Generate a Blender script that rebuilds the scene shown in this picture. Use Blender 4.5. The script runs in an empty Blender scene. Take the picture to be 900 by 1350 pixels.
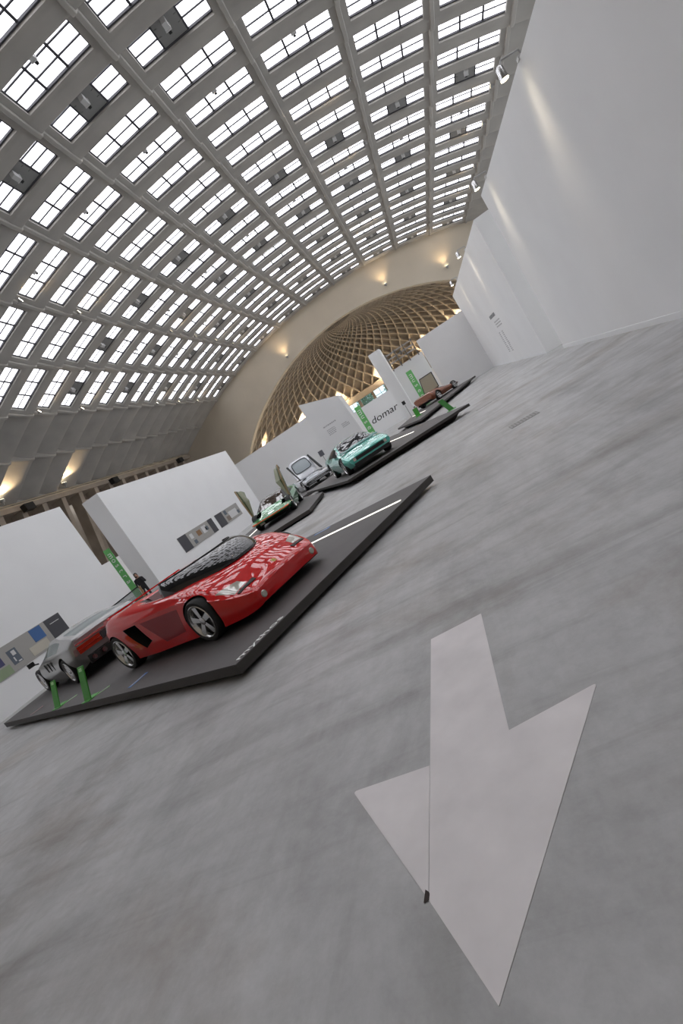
import bpy, bmesh, math, random
from mathutils import Vector, Matrix
random.seed(7)
R=math.radians; PI=math.pi
SC=bpy.context.scene; COL=SC.collection
# ------------------------------------------------------------------ materials
MATS={}; PANE_ES=2.2
def mat(name,col,rough=.5,metal=0,spec=.5,coat=0,cior=1.75,emit=None,es=0,alpha=1,trans=0,noise=0,nscale=5,bump=0):
    if name in MATS: return MATS[name]
    m=bpy.data.materials.new(name); m.use_nodes=True; nt=m.node_tree; b=nt.nodes['Principled BSDF']
    b.inputs['Base Color'].default_value=(*col,1); b.inputs['Roughness'].default_value=rough
    b.inputs['Metallic'].default_value=metal; b.inputs['Specular IOR Level'].default_value=spec
    b.inputs['Coat Weight'].default_value=coat; b.inputs['Coat Roughness'].default_value=.02; b.inputs['Coat IOR'].default_value=cior
    b.inputs['Transmission Weight'].default_value=trans; b.inputs['Alpha'].default_value=alpha
    if emit: b.inputs['Emission Color'].default_value=(*emit,1); b.inputs['Emission Strength'].default_value=es
    if noise or bump:
        tc=nt.nodes.new('ShaderNodeTexCoord'); n=nt.nodes.new('ShaderNodeTexNoise'); n.inputs['Scale'].default_value=nscale; n.inputs['Detail'].default_value=6
        nt.links.new(tc.outputs['Object'],n.inputs['Vector'])
        if noise:
            mp=nt.nodes.new('ShaderNodeMapRange'); mp.inputs['From Min'].default_value=.3; mp.inputs['From Max'].default_value=.7
            mp.inputs['To Min'].default_value=1-noise; mp.inputs['To Max'].default_value=1+noise
            nt.links.new(n.outputs['Fac'],mp.inputs['Value'])
            mx=nt.nodes.new('ShaderNodeMix'); mx.data_type='RGBA'; mx.blend_type='MULTIPLY'; mx.inputs[0].default_value=1
            mx.inputs[6].default_value=(*col,1); nt.links.new(mp.outputs[0],mx.inputs[7]); nt.links.new(mx.outputs[2],b.inputs['Base Color'])
        if bump:
            bp=nt.nodes.new('ShaderNodeBump'); bp.inputs['Strength'].default_value=bump; nt.links.new(n.outputs['Fac'],bp.inputs['Height']); nt.links.new(bp.outputs[0],b.inputs['Normal'])
    MATS[name]=m; return m
def floor_mat():
    m=bpy.data.materials.new('polished concrete'); m.use_nodes=True; nt=m.node_tree; N=nt.nodes.new; L=nt.links.new; b=nt.nodes['Principled BSDF']
    tc=N('ShaderNodeTexCoord')
    def noise(scale,sc=(1,1,1),rot=0,det=8,rough=.6,dist=0):
        mp=N('ShaderNodeMapping'); mp.inputs['Scale'].default_value=sc; mp.inputs['Rotation'].default_value=(0,0,rot); L(tc.outputs['Object'],mp.inputs[0])
        n=N('ShaderNodeTexNoise'); n.inputs['Scale'].default_value=scale; n.inputs['Detail'].default_value=det; n.inputs['Roughness'].default_value=rough; n.inputs['Distortion'].default_value=dist
        L(mp.outputs[0],n.inputs['Vector']); return n.outputs['Fac']
    def ramp(f,pts):
        r=N('ShaderNodeValToRGB'); e=r.color_ramp.elements
        while len(e)<len(pts): e.new(.5)
        for k,(p,c) in zip(e,pts): k.position=p; k.color=(*c,1)
        L(f,r.inputs[0]); return r.outputs[0]
    def mix(a,bb,f,mode='MIX'):
        x=N('ShaderNodeMix'); x.data_type='RGBA'; x.blend_type=mode
        if isinstance(f,(int,float)): x.inputs[0].default_value=f
        else: L(f,x.inputs[0])
        for s,i in ((a,6),(bb,7)):
            if isinstance(s,tuple): x.inputs[i].default_value=(*s,1)
            else: L(s,x.inputs[i])
        return x.outputs[2]
    big=ramp(noise(.75,(1,1,1),0,9,.66,.7),[(.3,(.27,.268,.266)),(.5,(.38,.38,.382)),(.68,(.44,.44,.443))])
    st=ramp(noise(1.2,(.28,2.4,1),.35,8,.62,.5),[(.30,(.74,.73,.71)),(.48,(1,1,1)),(.7,(1.06,1.06,1.06))])
    st2=ramp(noise(1.5,(2.2,.3,1),-.25,7,.6,.3),[(.3,(.88,.875,.86)),(.5,(1,1,1)),(.7,(1.04,1.04,1.04))])
    fine=ramp(noise(9,(1,1,1),0,10,.75),[(.3,(.88,.88,.87)),(.6,(1.04,1.04,1.04))])
    brown=ramp(noise(.55,(.7,1.4,1),.3,8,.65,.4),[(.52,(0,0,0)),(.66,(1,1,1))])
    c=mix(big,st,1,'MULTIPLY'); c=mix(c,st2,1,'MULTIPLY'); c=mix(c,fine,1,'MULTIPLY')
    br=mix(c,(.74,.69,.64),1,'MULTIPLY'); c=mix(c,br,brown)
    # thin pale scratches
    for (s,rot,a) in ((3.1,.5,(.10,6)),(2.6,-.9,(.10,6)),(2.3,1.5,(.12,5))):
        f=ramp(noise(s,(a[0],a[1],1),rot,2,.4),[(.685,(0,0,0)),(.71,(1,1,1))])
        w=mix(f,ramp(noise(1.1,(1,1,1),s,3),[(.5,(0,0,0)),(.66,(.4,.4,.4))]),1,'MULTIPLY')
        c=mix(c,(.46,.46,.46),w)
    L(c,b.inputs['Base Color'])
    rr=ramp(noise(1.7,(1,1,1),.2,6),[(.3,(.30,.30,.30)),(.7,(.44,.44,.44))]); L(rr,b.inputs['Roughness'])
    b.inputs['Specular IOR Level'].default_value=.4
    bp=N('ShaderNodeBump'); bp.inputs['Strength'].default_value=.06; L(noise(14),bp.inputs['Height']); L(bp.outputs[0],b.inputs['Normal'])
    return m
WHITE=mat('white wall paint',(.78,.785,.79),.7,spec=.25,noise=.02,nscale=.7)
CONC=mat('vault concrete',(.40,.385,.36),.85,spec=.2,noise=.10,nscale=.6)
DOMEC=mat('apse concrete',(.42,.36,.285),.85,spec=.2,noise=.10,nscale=.5)
TYMP=mat('end wall plaster',(.54,.48,.39),.8,spec=.2,noise=.07,nscale=.25)
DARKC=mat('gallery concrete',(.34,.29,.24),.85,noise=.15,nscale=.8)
FRAME=mat('dark window steel',(.05,.05,.06),.6)
PANE=mat('daylit window pane',(.5,.52,.58),.3,emit=(.95,.95,1.0),es=PANE_ES)
SLATE=mat('platform charcoal',(.068,.062,.06),.6,noise=.10,nscale=3)
SLATE2=mat('platform side',(.05,.045,.041),.6)
BLACK=mat('matt black',(.008,.008,.008),.6)
RUB=mat('tyre rubber',(.012,.012,.012),.75)
ALU=mat('polished alloy',(.62,.62,.62),.22,metal=1)
GLASS=mat('dark tinted glass',(.012,.014,.018),.03,spec=.8)
GREENGLASS=mat('green tinted glass',(.035,.085,.08),.06,spec=.35)
CLEAR=mat('clear lens',(.50,.48,.42),.08,spec=.8,coat=.6)
RED=mat('red car paint',(.64,.006,.007),.45,spec=.05,coat=.9,cior=1.62)
SILVER=mat('silver car paint',(.27,.265,.265),.3,metal=.55,coat=.8)
TEAL=mat('teal car paint',(.045,.43,.35),.22,metal=.1,coat=1)
GREENP=mat('green car paint',(.03,.30,.09),.16,metal=.2,coat=1)
BRONZE=mat('bronze car paint',(.26,.075,.03),.24,metal=.4,coat=1)
PALE=mat('pale silver car paint',(.66,.68,.72),.25,metal=.3,coat=.9)
SIGNG=mat('green sign',(.07,.36,.05),.5)
TOTG=mat('green banner',(.16,.52,.16),.55)
BANW=mat('white lettering',(.85,.88,.85),.6)
LED=mat('light strip',(1,1,1),.4,emit=(1,.93,.80),es=1.5)
LAMPW=mat('lamp warm',(1,1,1),.4,emit=(1,.86,.6),es=6)
STEELG=mat('grey steel',(.33,.33,.33),.45,metal=.4)
ORANGE=mat('tail lamp red',(.42,.03,.012),.2,coat=.7)
TAN=mat('tan leather',(.42,.30,.15),.5)
# ------------------------------------------------------------------ helpers
class MB:
    def __init__(s): s.bm=bmesh.new()
    def face(s,pts):
        try: return s.bm.faces.new([s.bm.verts.new(p) for p in pts])
        except ValueError: pass
    def hexa(s,p):           # 8 corners, bottom 4 then top 4
        v=[s.bm.verts.new(q) for q in p]
        for f in ((3,2,1,0),(4,5,6,7),(0,1,5,4),(1,2,6,5),(2,3,7,6),(3,0,4,7)): s.bm.faces.new([v[i] for i in f])
    def box(s,x0,x1,y0,y1,z0,z1): s.hexa([(x0,y0,z0),(x1,y0,z0),(x1,y1,z0),(x0,y1,z0),(x0,y0,z1),(x1,y0,z1),(x1,y1,z1),(x0,y1,z1)])
    def prism(s,poly,z0,z1,poly1=None):
        poly1=poly1 or poly
        a=[s.bm.verts.new((x,y,z0)) for x,y in poly]; b=[s.bm.verts.new((x,y,z1)) for x,y in poly1]; n=len(poly)
        s.bm.faces.new(a[::-1]); s.bm.faces.new(b)
        for i in range(n): s.bm.faces.new([a[i],a[(i+1)%n],b[(i+1)%n],b[i]])
    def tube(s,pts,r,n=8,caps=True):
        pts=[Vector(p) for p in pts]; rings=[]
        for i,p in enumerate(pts):
            d=(pts[min(i+1,len(pts)-1)]-pts[max(i-1,0)]).normalized(); u=d.orthogonal().normalized()
            if rings:
                u=(lastu-d*lastu.dot(d)).normalized()
            lastu=u; w=d.cross(u); rr=r[i] if isinstance(r,(list,tuple)) else r
            rings.append([s.bm.verts.new(p+(u*math.cos(2*PI*k/n)+w*math.sin(2*PI*k/n))*rr) for k in range(n)])
        for a,b in zip(rings,rings[1:]):
            for k in range(n): s.bm.faces.new([a[k],a[(k+1)%n],b[(k+1)%n],b[k]])
        if caps: s.bm.faces.new(rings[0][::-1]); s.bm.faces.new(rings[-1])
    def lathe(s,prof,n=28,axis='y',c=(0,0,0),caps=True):  # prof (r,h)
        rings=[]
        for r,h in prof:
            ring=[]
            for k in range(n):
                a=2*PI*k/n; p=(r*math.cos(a),h,r*math.sin(a)) if axis=='y' else (r*math.cos(a),r*math.sin(a),h) if axis=='z' else (h,r*math.cos(a),r*math.sin(a))
                ring.append(s.bm.verts.new((p[0]+c[0],p[1]+c[1],p[2]+c[2])))
            rings.append(ring)
        for a,b in zip(rings,rings[1:]):
            for k in range(n): s.bm.faces.new([a[k],a[(k+1)%n],b[(k+1)%n],b[k]])
        if caps: s.bm.faces.new(rings[0]); s.bm.faces.new(rings[-1])
    def mesh(s,name,m,smooth=None):
        bmesh.ops.recalc_face_normals(s.bm,faces=s.bm.faces); me=bpy.data.meshes.new(name); s.bm.to_mesh(me); s.bm.free()
        for k in (m if isinstance(m,(list,tuple)) else [m]): me.materials.append(k)
        if smooth is not None: me.shade_smooth(); me.set_sharp_from_angle(angle=R(smooth))
        return me
    def build(s,name,m,parent=None,smooth=None): return link(name,s.mesh(name,m,smooth),parent)
def link(name,me,parent=None):
    o=bpy.data.objects.new(name,me); COL.objects.link(o)
    if parent: o.parent=parent
    return o
def tag(o,label=None,cat=None,group=None,kind=None):
    if label: o['label']=label
    if cat: o['category']=cat
    if group: o['group']=group
    if kind: o['kind']=kind
    return o
def thing(name,label,cat,loc=(0,0,0),rz=0,group=None):
    o=link(name,None); o.location=loc; o.rotation_euler=(0,0,rz); o.empty_display_size=.2; return tag(o,label,cat,group)
def struct(o): o['kind']='structure'; return o
def dup(root,label=None):
    def rec(o,p):
        c=o.copy(); COL.objects.link(c)
        if p: c.parent=p
        for ch in o.children: rec(ch,c)
        return c
    r=rec(root,None)
    if label: r['label']=label
    return r
def text_obj(name,s,size,m,parent,mw,shear=0,ext=.004,align='LEFT',spacing=1):
    cu=bpy.data.curves.new('t','FONT'); cu.body=s; cu.size=size; cu.shear=shear; cu.extrude=ext; cu.align_x=align; cu.space_character=spacing; cu.resolution_u=3
    t=bpy.data.objects.new('t',cu); COL.objects.link(t); dg=bpy.context.evaluated_depsgraph_get()
    me=bpy.data.meshes.new_from_object(t.evaluated_get(dg)); bpy.data.objects.remove(t); bpy.data.curves.remove(cu)
    me.materials.clear(); me.materials.append(m); me.transform(mw); return link(name,me,parent)
def frame_mw(o,ex,ey):
    ex=Vector(ex).normalized(); ey=Vector(ey).normalized(); ez=ex.cross(ey); M=Matrix((ex,ey,ez)).transposed().to_4x4(); M.translation=Vector(o); return M
# ------------------------------------------------------------------ camera
H=1.5; F=650.
yaw,pitch,roll=R(-15.998),R(-7.080),R(-32.659)
fw=Vector((math.sin(yaw)*math.cos(pitch),math.cos(yaw)*math.cos(pitch),math.sin(pitch)))
r0=Vector((math.cos(yaw),-math.sin(yaw),0)); u0=r0.cross(fw)
cr_=r0*math.cos(roll)+u0*math.sin(roll); cu_=-r0*math.sin(roll)+u0*math.cos(roll)
cam=bpy.data.cameras.new('camera'); co=link('camera',cam); cam.sensor_fit='VERTICAL'; cam.sensor_height=36; cam.sensor_width=24; cam.lens=F/1350*36; cam.clip_end=400
Mx=Matrix((cr_,cu_,-fw)).transposed().to_4x4(); Mx.translation=(0,0,H); co.matrix_world=Mx; SC.camera=co
# ------------------------------------------------------------------ floor
m=MB(); m.box(-36,24,-25,100,-.3,0); fl=struct(m.build('floor',floor_mat()))
# ------------------------------------------------------------------ vault
XC,ZC,RV=-6.,-36.,52.9; PER=2.18; Y0=16.85
ARC=[-26.0,-21.65,-17.53,-13.47,-9.43,-5.42,-1.40,2.57,6.52,10.42,14.28,18.15,22.3,26.6]
def VP(arc,y,a):
    ph=arc/RV; r=RV+a; return Vector((XC+r*math.sin(ph),y,ZC+r*math.cos(ph)))
N0,N1=-9,19; NW=-5   # glazing starts at row NW, nearer unseen bays are closed up to darken the foreground
def slope(y): return .38-.28*(y-.14)/1.32
PWIN=[(0,0),(.05,.16),(.14,.38),(1.46,.10),(1.55,.035),(1.66,0),(2.05,0),(2.13,-.01)]
PCLO=[(0,0),(.05,.22),(.16,.44),(.38,.42),(.7,.33),(1.05,.22),(1.35,.13),(1.6,.06),(1.85,.015),(2.08,-.01)]
WY0,WY1=.15,1.45; WM=.37
m=MB(); bm=m.bm
def strip(grid):
    V=[[bm.verts.new(p) for p in row] for row in grid]
    for a,b in zip(V,V[1:]):
        for k in range(len(a)-1): bm.faces.new([a[k],a[k+1],b[k+1],b[k]])
def prof(win,n0,n1):
    out=[]
    for n in range(n0,n1+1):
        for y,a in (PWIN if win else PCLO): out.append((Y0+n*PER+y,a*(1 if win else 1.6)))
    out.append((Y0+(n1+1)*PER,0)); return out
def lerp(a,b,t): return a+(b-a)*t
for c in range(len(ARC)-1):
    a0,a1=ARC[c],ARC[c+1]
    win=2<=c<=10
    if not win:
        strip([[VP(lerp(a0,a1,i/4),y,a) for (y,a) in prof(False,N0,N1)] for i in range(5)])
    else:
        PR=prof(True,NW,N1)
        strip([[VP(lerp(a0,a1,i/4),y,a) for (y,a) in prof(False,N0,NW-1)] for i in range(5)])
        strip([[VP(s,y,a) for (y,a) in PR] for s in (a0,a0+WM)])
        strip([[VP(s,y,a) for (y,a) in PR] for s in (a1-WM,a1)])
        b0,b1=a0+WM,a1-WM; S=[lerp(b0,b1,i/4) for i in range(5)]
        for n in range(NW,N1+1):
            yb=Y0+n*PER
            strip([[VP(s,yb+y,a) for (y,a) in PWIN[3:]]+[VP(s,yb+PER,0)] for s in S])
            strip([[VP(s,yb+y,a) for (y,a) in PWIN[:3]] for s in S])
            # reveals around the window
            for (sa,ya),(sb,yb2) in (((b0,.14),(b1,.14)),((b1,.14),(b1,1.46)),((b1,1.46),(b0,1.46)),((b0,1.46),(b0,.14))):
                strip([[VP(lerp(sa,sb,i/4),yb+lerp(ya,yb2,i/4),slope(lerp(ya,yb2,i/4))+d) for i in range(5)] for d in (0,.26)])
# diaphragm lips following the wave
LP=[(0,-.10),(.06,-.05),(.13,.06),(.22,.16),(.34,.20),(.9,.07),(1.4,-.03),(1.66,-.10),(2.1,-.12)]
for c,a0 in enumerate(ARC):
    pr=[(Y0+n*PER+y,a) for n in range(N0,N1+1) for y,a in LP]+[(Y0+(N1+1)*PER,-.10)]
    g=[[VP(a0+s,y,a+d) for (y,a) in pr] for s,d in ((-.10,.5),(-.10,.03),(-.07,0),(.07,0),(.10,.03),(.10,.5))]
    strip(g)
ceil=m.build('ceiling',CONC,smooth=32); struct(ceil)
# windows, one object each
def win_box(mb,s0,s1,y0,y1,d0,d1):
    P=lambda s,y,d:(RV*math.sin(s/RV)*1.0,y-.72,RV*(math.cos(s/RV)-1)+slope(y)+d)
    mb.hexa([P(s0,y0,d0),P(s1,y0,d0),P(s1,y1,d0),P(s0,y1,d0),P(s0,y0,d1),P(s1,y0,d1),P(s1,y1,d1),P(s0,y1,d1)])
WW=1.62
def frame_mesh():
    mb=MB(); t=.05
    win_box(mb,-WW,WW,WY0,WY0+t,.10,.19); win_box(mb,-WW,WW,WY1-t,WY1,.10,.19)
    win_box(mb,-WW,-WW+t,WY0+t,WY1-t,.10,.19); win_box(mb,WW-t,WW,WY0+t,WY1-t,.10,.19)
    for s in (-WW/3,WW/3): win_box(mb,s-.045,s+.045,WY0+t,WY1-t,.11,.19)
    for k in (1,2):
        y=lerp(WY0,WY1,k/3)
        for s0,s1 in ((-WW+t,-WW/3-.03),(-WW/3+.03,WW/3-.03),(WW/3+.03,WW-t)): win_box(mb,s0,s1,y-.023,y+.023,.13,.19)
    return mb.mesh('window_frame',FRAME)
def pane_mesh(full):
    mb=MB()
    for k in range(3):
        if k==1 and not full: continue
        win_box(mb,-WW+2*WW*k/3+.035,-WW+2*WW*(k+1)/3-.035,WY0+.05,WY1-.05,.165,.185)
    return mb.mesh('pane',PANE)
def blank_mesh():
    mb=MB(); win_box(mb,-WW/3+.03,WW/3-.03,WY0+.045,WY1-.045,.11,.16)
    for y in (.42,.72,1.02):
        for s in (-.45,.45): win_box(mb,s-.07,s+.07,y-.02,y+.02,.085,.11)
    return mb.mesh('blank_panel',mat('grey blank panel',(.24,.24,.235),.7))
fm,pf,pp,bk=frame_mesh(),pane_mesh(True),pane_mesh(False),blank_mesh()
flood=None; wn=0
HOUS=mat('floodlight housing',(.55,.55,.55),.5)
def make_flood():
    t=thing('floodlight','grey floodlight box fixed to a vault window','floodlight',group='floodlight boxes on the vault windows')
    b=MB(); b.box(-.14,.14,-.30,.12,-.34,-.05); b.build('housing',HOUS,t)
    b=MB(); b.box(-.08,.08,.10,.36,-.30,-.16); b.build('lamp_slot',BLACK,t)
    b=MB(); b.box(-.17,.17,.10,.15,-.36,-.03); b.build('rim',mat('pale rim',(.6,.6,.6),.5),t)
    b=MB(); b.box(-.03,.03,-.08,0,-.08,.10); b.box(-.10,.10,-.12,.06,.06,.10); b.build('bracket',STEELG,t)
    return t
for c in range(2,11):
    am=(ARC[c]+ARC[c+1])/2; ph=am/RV
    for n in range(NW,N1+1):
        wn+=1; panel=(n%3==1 and n!=4); small=(n%3==0 and n not in (6,))
        base=VP(am,Y0+n*PER+.72,0)
        w=link('window_%d'%wn,fm); struct(w); w.location=base; w.rotation_euler=(0,ph,0)
        p=link('pane',pp if panel else pf,w)
        if panel: link('blank_panel',bk,w)
        if n>=-1 and (panel or small):
            if flood is None: f=flood=make_flood()
            else: f=dup(flood)
            # the slope of the glazing tips the box towards the far end
            f.location=VP(am,Y0+n*PER+(.62 if panel else .25),slope(.62 if panel else .25)+.02); f.rotation_euler=(R(-13),ph,0)
            if small: f.scale=(.7,.7,.8)
            f['label']=('grey floodlight box on a blank centre panel of a vault window' if panel else 'small grey floodlight box hung in front of a vault window pane')
            f['group']='floodlights on blank window panels' if panel else 'floodlights hung at window edges'
# warm uplights on the vault
def lamp_light(name,loc,energy,col=(1,.72,.42),size=.15,kind='POINT',tgt=None,spot=60,blend=.6):
    l=bpy.data.lights.new(name,kind); l.energy=energy; l.color=col
    if kind=='SPOT': l.spot_size=R(spot); l.spot_blend=blend
    l.shadow_soft_size=size; o=link(name,l); o.location=loc
    if tgt is not None: o.rotation_euler=(Vector(tgt)-Vector(loc)).to_track_quat('-Z','Y').to_euler()
    return o
up=None
def uplight(arc,n,label,energy,off=-.12):
    global up
    if up is None:
        up=thing('uplight',label,'lamp',group=None)
        b=MB(); b.lathe([(.03,-.02),(.09,0),(.12,.10),(.13,.16)],14,'z'); b.build('lamp_housing',STEELG,up)
        b=MB(); b.lathe([(.115,.155),(.115,.165)],14,'z'); b.build('lamp_lens',LAMPW,up)
        b=MB(); b.box(-.02,.02,-.02,.02,-.10,-.01); b.build('bracket',STEELG,up); o=up
    else: o=dup(up,label)
    p=VP(arc,Y0+n*PER+.25,off); o.location=p
    d=(VP(arc+1.8,Y0+n*PER+.7,.2)-p) if arc<0 else (VP(arc-1.8,Y0+n*PER+.7,.2)-p)
    o.rotation_euler=d.to_track_quat('Z','Y').to_euler()
    lamp_light('lamp_light',p+d*.12,energy,tgt=p+d,kind='SPOT',spot=120,size=.1)
ROWS='first second third fourth fifth sixth seventh eighth ninth tenth'.split()
SP=[(-9.15,3),(-9.15,5),(-9.15,10),(-9.15,12),(-9.15,14),(-9.15,16),(-17.25,6),(-17.25,8),(-17.25,13),(-17.25,15),(-17.25,17)]
for i,(a,n) in enumerate(SP):
    row='upper' if a>-10 else 'lower'
    k=[x for x in SP if x[0]==a].index((a,n))
    uplight(a,n,'warm uplight on the vault, %s from the left in the %s left row'%(ROWS[k],row),26)
RP=[(17.85,8),(17.85,10),(17.85,13),(17.85,15),(10.15,5),(10.15,8),(10.15,14)]
for i,(a,n) in enumerate(RP):
    k=[x for x in RP if x[0]==a].index((a,n))
    uplight(a,n,'warm uplight on the vault %s, %s from the camera end'%('above the right wall' if a>17 else 'two ribs in from the right',ROWS[k]),22)
# gallery under the vault foot, left
GX=XC+RV*math.sin(-26.0/RV); GZ=ZC+RV*math.cos(-26.0/RV)
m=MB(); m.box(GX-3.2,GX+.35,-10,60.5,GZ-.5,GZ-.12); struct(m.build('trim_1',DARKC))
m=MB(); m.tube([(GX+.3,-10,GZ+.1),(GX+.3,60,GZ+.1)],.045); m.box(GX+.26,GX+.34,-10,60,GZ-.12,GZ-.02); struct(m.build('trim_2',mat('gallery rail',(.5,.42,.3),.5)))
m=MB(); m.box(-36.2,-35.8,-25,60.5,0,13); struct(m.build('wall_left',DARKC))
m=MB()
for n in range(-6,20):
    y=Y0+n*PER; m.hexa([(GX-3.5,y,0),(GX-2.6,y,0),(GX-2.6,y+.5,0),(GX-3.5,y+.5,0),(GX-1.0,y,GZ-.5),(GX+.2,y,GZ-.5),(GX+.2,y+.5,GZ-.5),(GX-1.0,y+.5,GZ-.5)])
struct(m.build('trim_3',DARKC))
for i,(n,lab) in enumerate(((6,'black box on the gallery edge above the leftmost white wall'),(11,'black box on the gallery edge above the long white wall with two posters'),(18,'black box on the gallery edge nearest the end wall'))):
    y={6:32.5,11:43.5,18:57.0}[n]
    t=thing('loudspeaker',lab,'speaker',(GX+.35,y,GZ-.45),0,'black boxes along the gallery edge')
    b=MB(); b.box(0,.5,-.45,.45,-.35,.2); b.build('housing',BLACK,t); b=MB(); b.box(.5,.52,-.38,.38,-.29,.14); b.build('grille',mat('speaker grille',(.02,.02,.02),.8),t)
for k,n in enumerate((6,9)):
    y=Y0+n*PER+.7; p=Vector((GX+.75,y,GZ+.3))
    o=dup(up,'large warm floodlight at the vault foot, %s'%('at the left picture edge' if k==0 else 'right of the leftmost one')); o.location=p; o.scale=(1.6,1.6,1.6); o.rotation_euler=(0,R(12),0)
    lamp_light('lamp_light',p+Vector((.05,0,.35)),420,tgt=VP(-22.5,y+.1,.2),kind='SPOT',spot=100,size=.15)
# ------------------------------------------------------------------ end wall with arch, apse dome
YE=60.4; AX,AZ,AR=-5.6,-12.4,25.85
m=MB(); bm=m.bm; K=64
def outer(t): return VP(lerp(-30,30,t),YE,.6)
aL=math.acos(12.4/AR)
def inner(t,r=AR): a=lerp(-aL,aL,t); return Vector((AX+r*math.sin(a),YE,AZ+r*math.cos(a)))
A=[];B=[];C2=[];D2=[]
for i in range(K+1):
    t=i/K; o=outer(t); p=inner(t)
    A.append(o);B.append(p);C2.append(p+Vector((0,.9,0)));D2.append(inner(t,AR+.35)+Vector((0,-.0,0)))
strip([A,B]); strip([B,C2])
for s in (0,-1): m.face([A[s],B[s],Vector((B[s].x,YE,0)),Vector((A[s].x+(-8 if s==0 else 8),YE,0))])
struct(m.build('wall_end',TYMP))
m=MB(); m.prism([(-36,-3.2),(24,-3.2),(24,-2.85),(-36,-2.85)],0,18.5); struct(m.build('wall_back_shade',TYMP))  # unseen wall behind the camera, added to darken the foreground floor
DC=Vector((AX,YE+.9,AZ)); RING=5.9
thm=math.acos((RING-AZ)/AR)
def SPH(th,ph,r): return DC+Vector((r*math.sin(th)*math.cos(ph),r*math.sin(th)*math.sin(ph),r*math.cos(th)))
m=MB(); bm=m.bm
strip([[SPH(lerp(.02,thm,i/14),PI*j/48,AR+.55) for j in range(49)] for i in range(15)])
struct(m.build('ceiling_apse',DOMEC,smooth=60))
m=MB(); bm=m.bm; NR=30; L1=math.log(math.tan(thm/2)); th0=.075
steps=26
for k in range(-NR,2*NR):
    for sg in (1,-1):
        P=[]
        for i in range(steps+1):
            th=thm*((1-i/steps)**1.0)+th0*(i/steps); ph=PI*k/NR+sg*(L1-math.log(math.tan(th/2)))*.55
            if ph<-.01 or ph>PI+.01:
                if P: break
                continue
            P.append((th,ph))
        if len(P)<2: continue
        G=[[],[],[],[]]
        for i,(th,ph) in enumerate(P):
            a=P[max(i-1,0)]; b=P[min(i+1,len(P)-1)]
            T=(SPH(b[0],b[1],AR)-SPH(a[0],a[1],AR)).normalized(); nrm=(SPH(th,ph,AR)-DC).normalized(); sd=T.cross(nrm).normalized()
            w=.12*min(1,.2+th/thm)
            for q,(s,d) in enumerate(((-1,.58),(-.7,0),(.7,0),(1,.58))): G[q].append(SPH(th,ph,AR+d)+sd*s*w)
        strip(G)
struct(m.build('trim_4',DOMEC))
# ring beam, apse glazing, low wall, trees outside
def ringpts(r,z,n=40): return [Vector((AX+r*math.cos(PI*j/n),YE+.9+r*math.sin(PI*j/n),z)) for j in range(n+1)]
rr=AR*math.sin(thm)
m=MB(); bm=m.bm
g=[ringpts(rr+.6,RING+.5),ringpts(rr-.5,RING+.15),ringpts(rr-.5,RING-.75),ringpts(rr+.6,RING-.75)]; strip(g)
struct(m.build('trim_5',DOMEC,smooth=40))
m=MB(); bm=m.bm; strip([ringpts(rr+.35,3.3),ringpts(rr+.35,0)]); struct(m.build('wall_apse',WHITE,smooth=60))
m=MB(); 
for j in range(0,25):
    a=PI*j/24; p=Vector((AX+(rr+.2)*math.cos(a),YE+.9+(rr+.2)*math.sin(a),0)); m.box(p.x-.22,p.x+.22,p.y-.22,p.y+.22,3.3,RING-.7)
struct(m.build('trim_6',DARKC))
GL=bpy.data.materials.new('apse glazing'); GL.use_nodes=True; nt=GL.node_tree; nt.nodes.clear()
o_=nt.nodes.new('ShaderNodeOutputMaterial'); mx=nt.nodes.new('ShaderNodeMixShader'); tr=nt.nodes.new('ShaderNodeBsdfTransparent'); gs=nt.nodes.new('ShaderNodeBsdfGlossy'); gs.inputs['Roughness'].default_value=.02
tr.inputs[0].default_value=(.82,.95,.97,1); mx.inputs[0].default_value=.08; nt.links.new(tr.outputs[0],mx.inputs[1]); nt.links.new(gs.outputs[0],mx.inputs[2]); nt.links.new(mx.outputs[0],o_.inputs[0])
for j in range(24):
    a0=PI*j/24; a1=PI*(j+1)/24; r=rr+.3; p0=Vector((AX+r*math.cos(a0),YE+.9+r*math.sin(a0),3.3)); p1=Vector((AX+r*math.cos(a1),YE+.9+r*math.sin(a1),3.3)); q=Vector((0,0,RING-3.9)); 
    mb=MB(); nn=(p1-p0).cross(Vector((0,0,1))).normalized()*.01; mb.hexa([p0-nn,p1-nn,p1+nn,p0+nn,p0-nn+q,p1-nn+q,p1+nn+q,p0+nn+q])
    pn=mb.mesh('pane',GL)
    mb=MB(); u=p1-p0
    for h in (0,1.0,2.0): mb.tube([p0+Vector((0,0,h*.99)),p1+Vector((0,0,h*.99))],.05,6)
    mb.tube([p0+u*.5,p0+u*.5+q],.05,6)
    wn+=1; w=struct(mb.build('window_%d'%wn,mat('apse window steel',(.16,.23,.25),.5))); link('pane',pn,w)
LEAF=mat('leaves outside',(.10,.20,.12),.8,noise=.4,nscale=2); BARK=mat('bark',(.12,.09,.06),.9)
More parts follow.
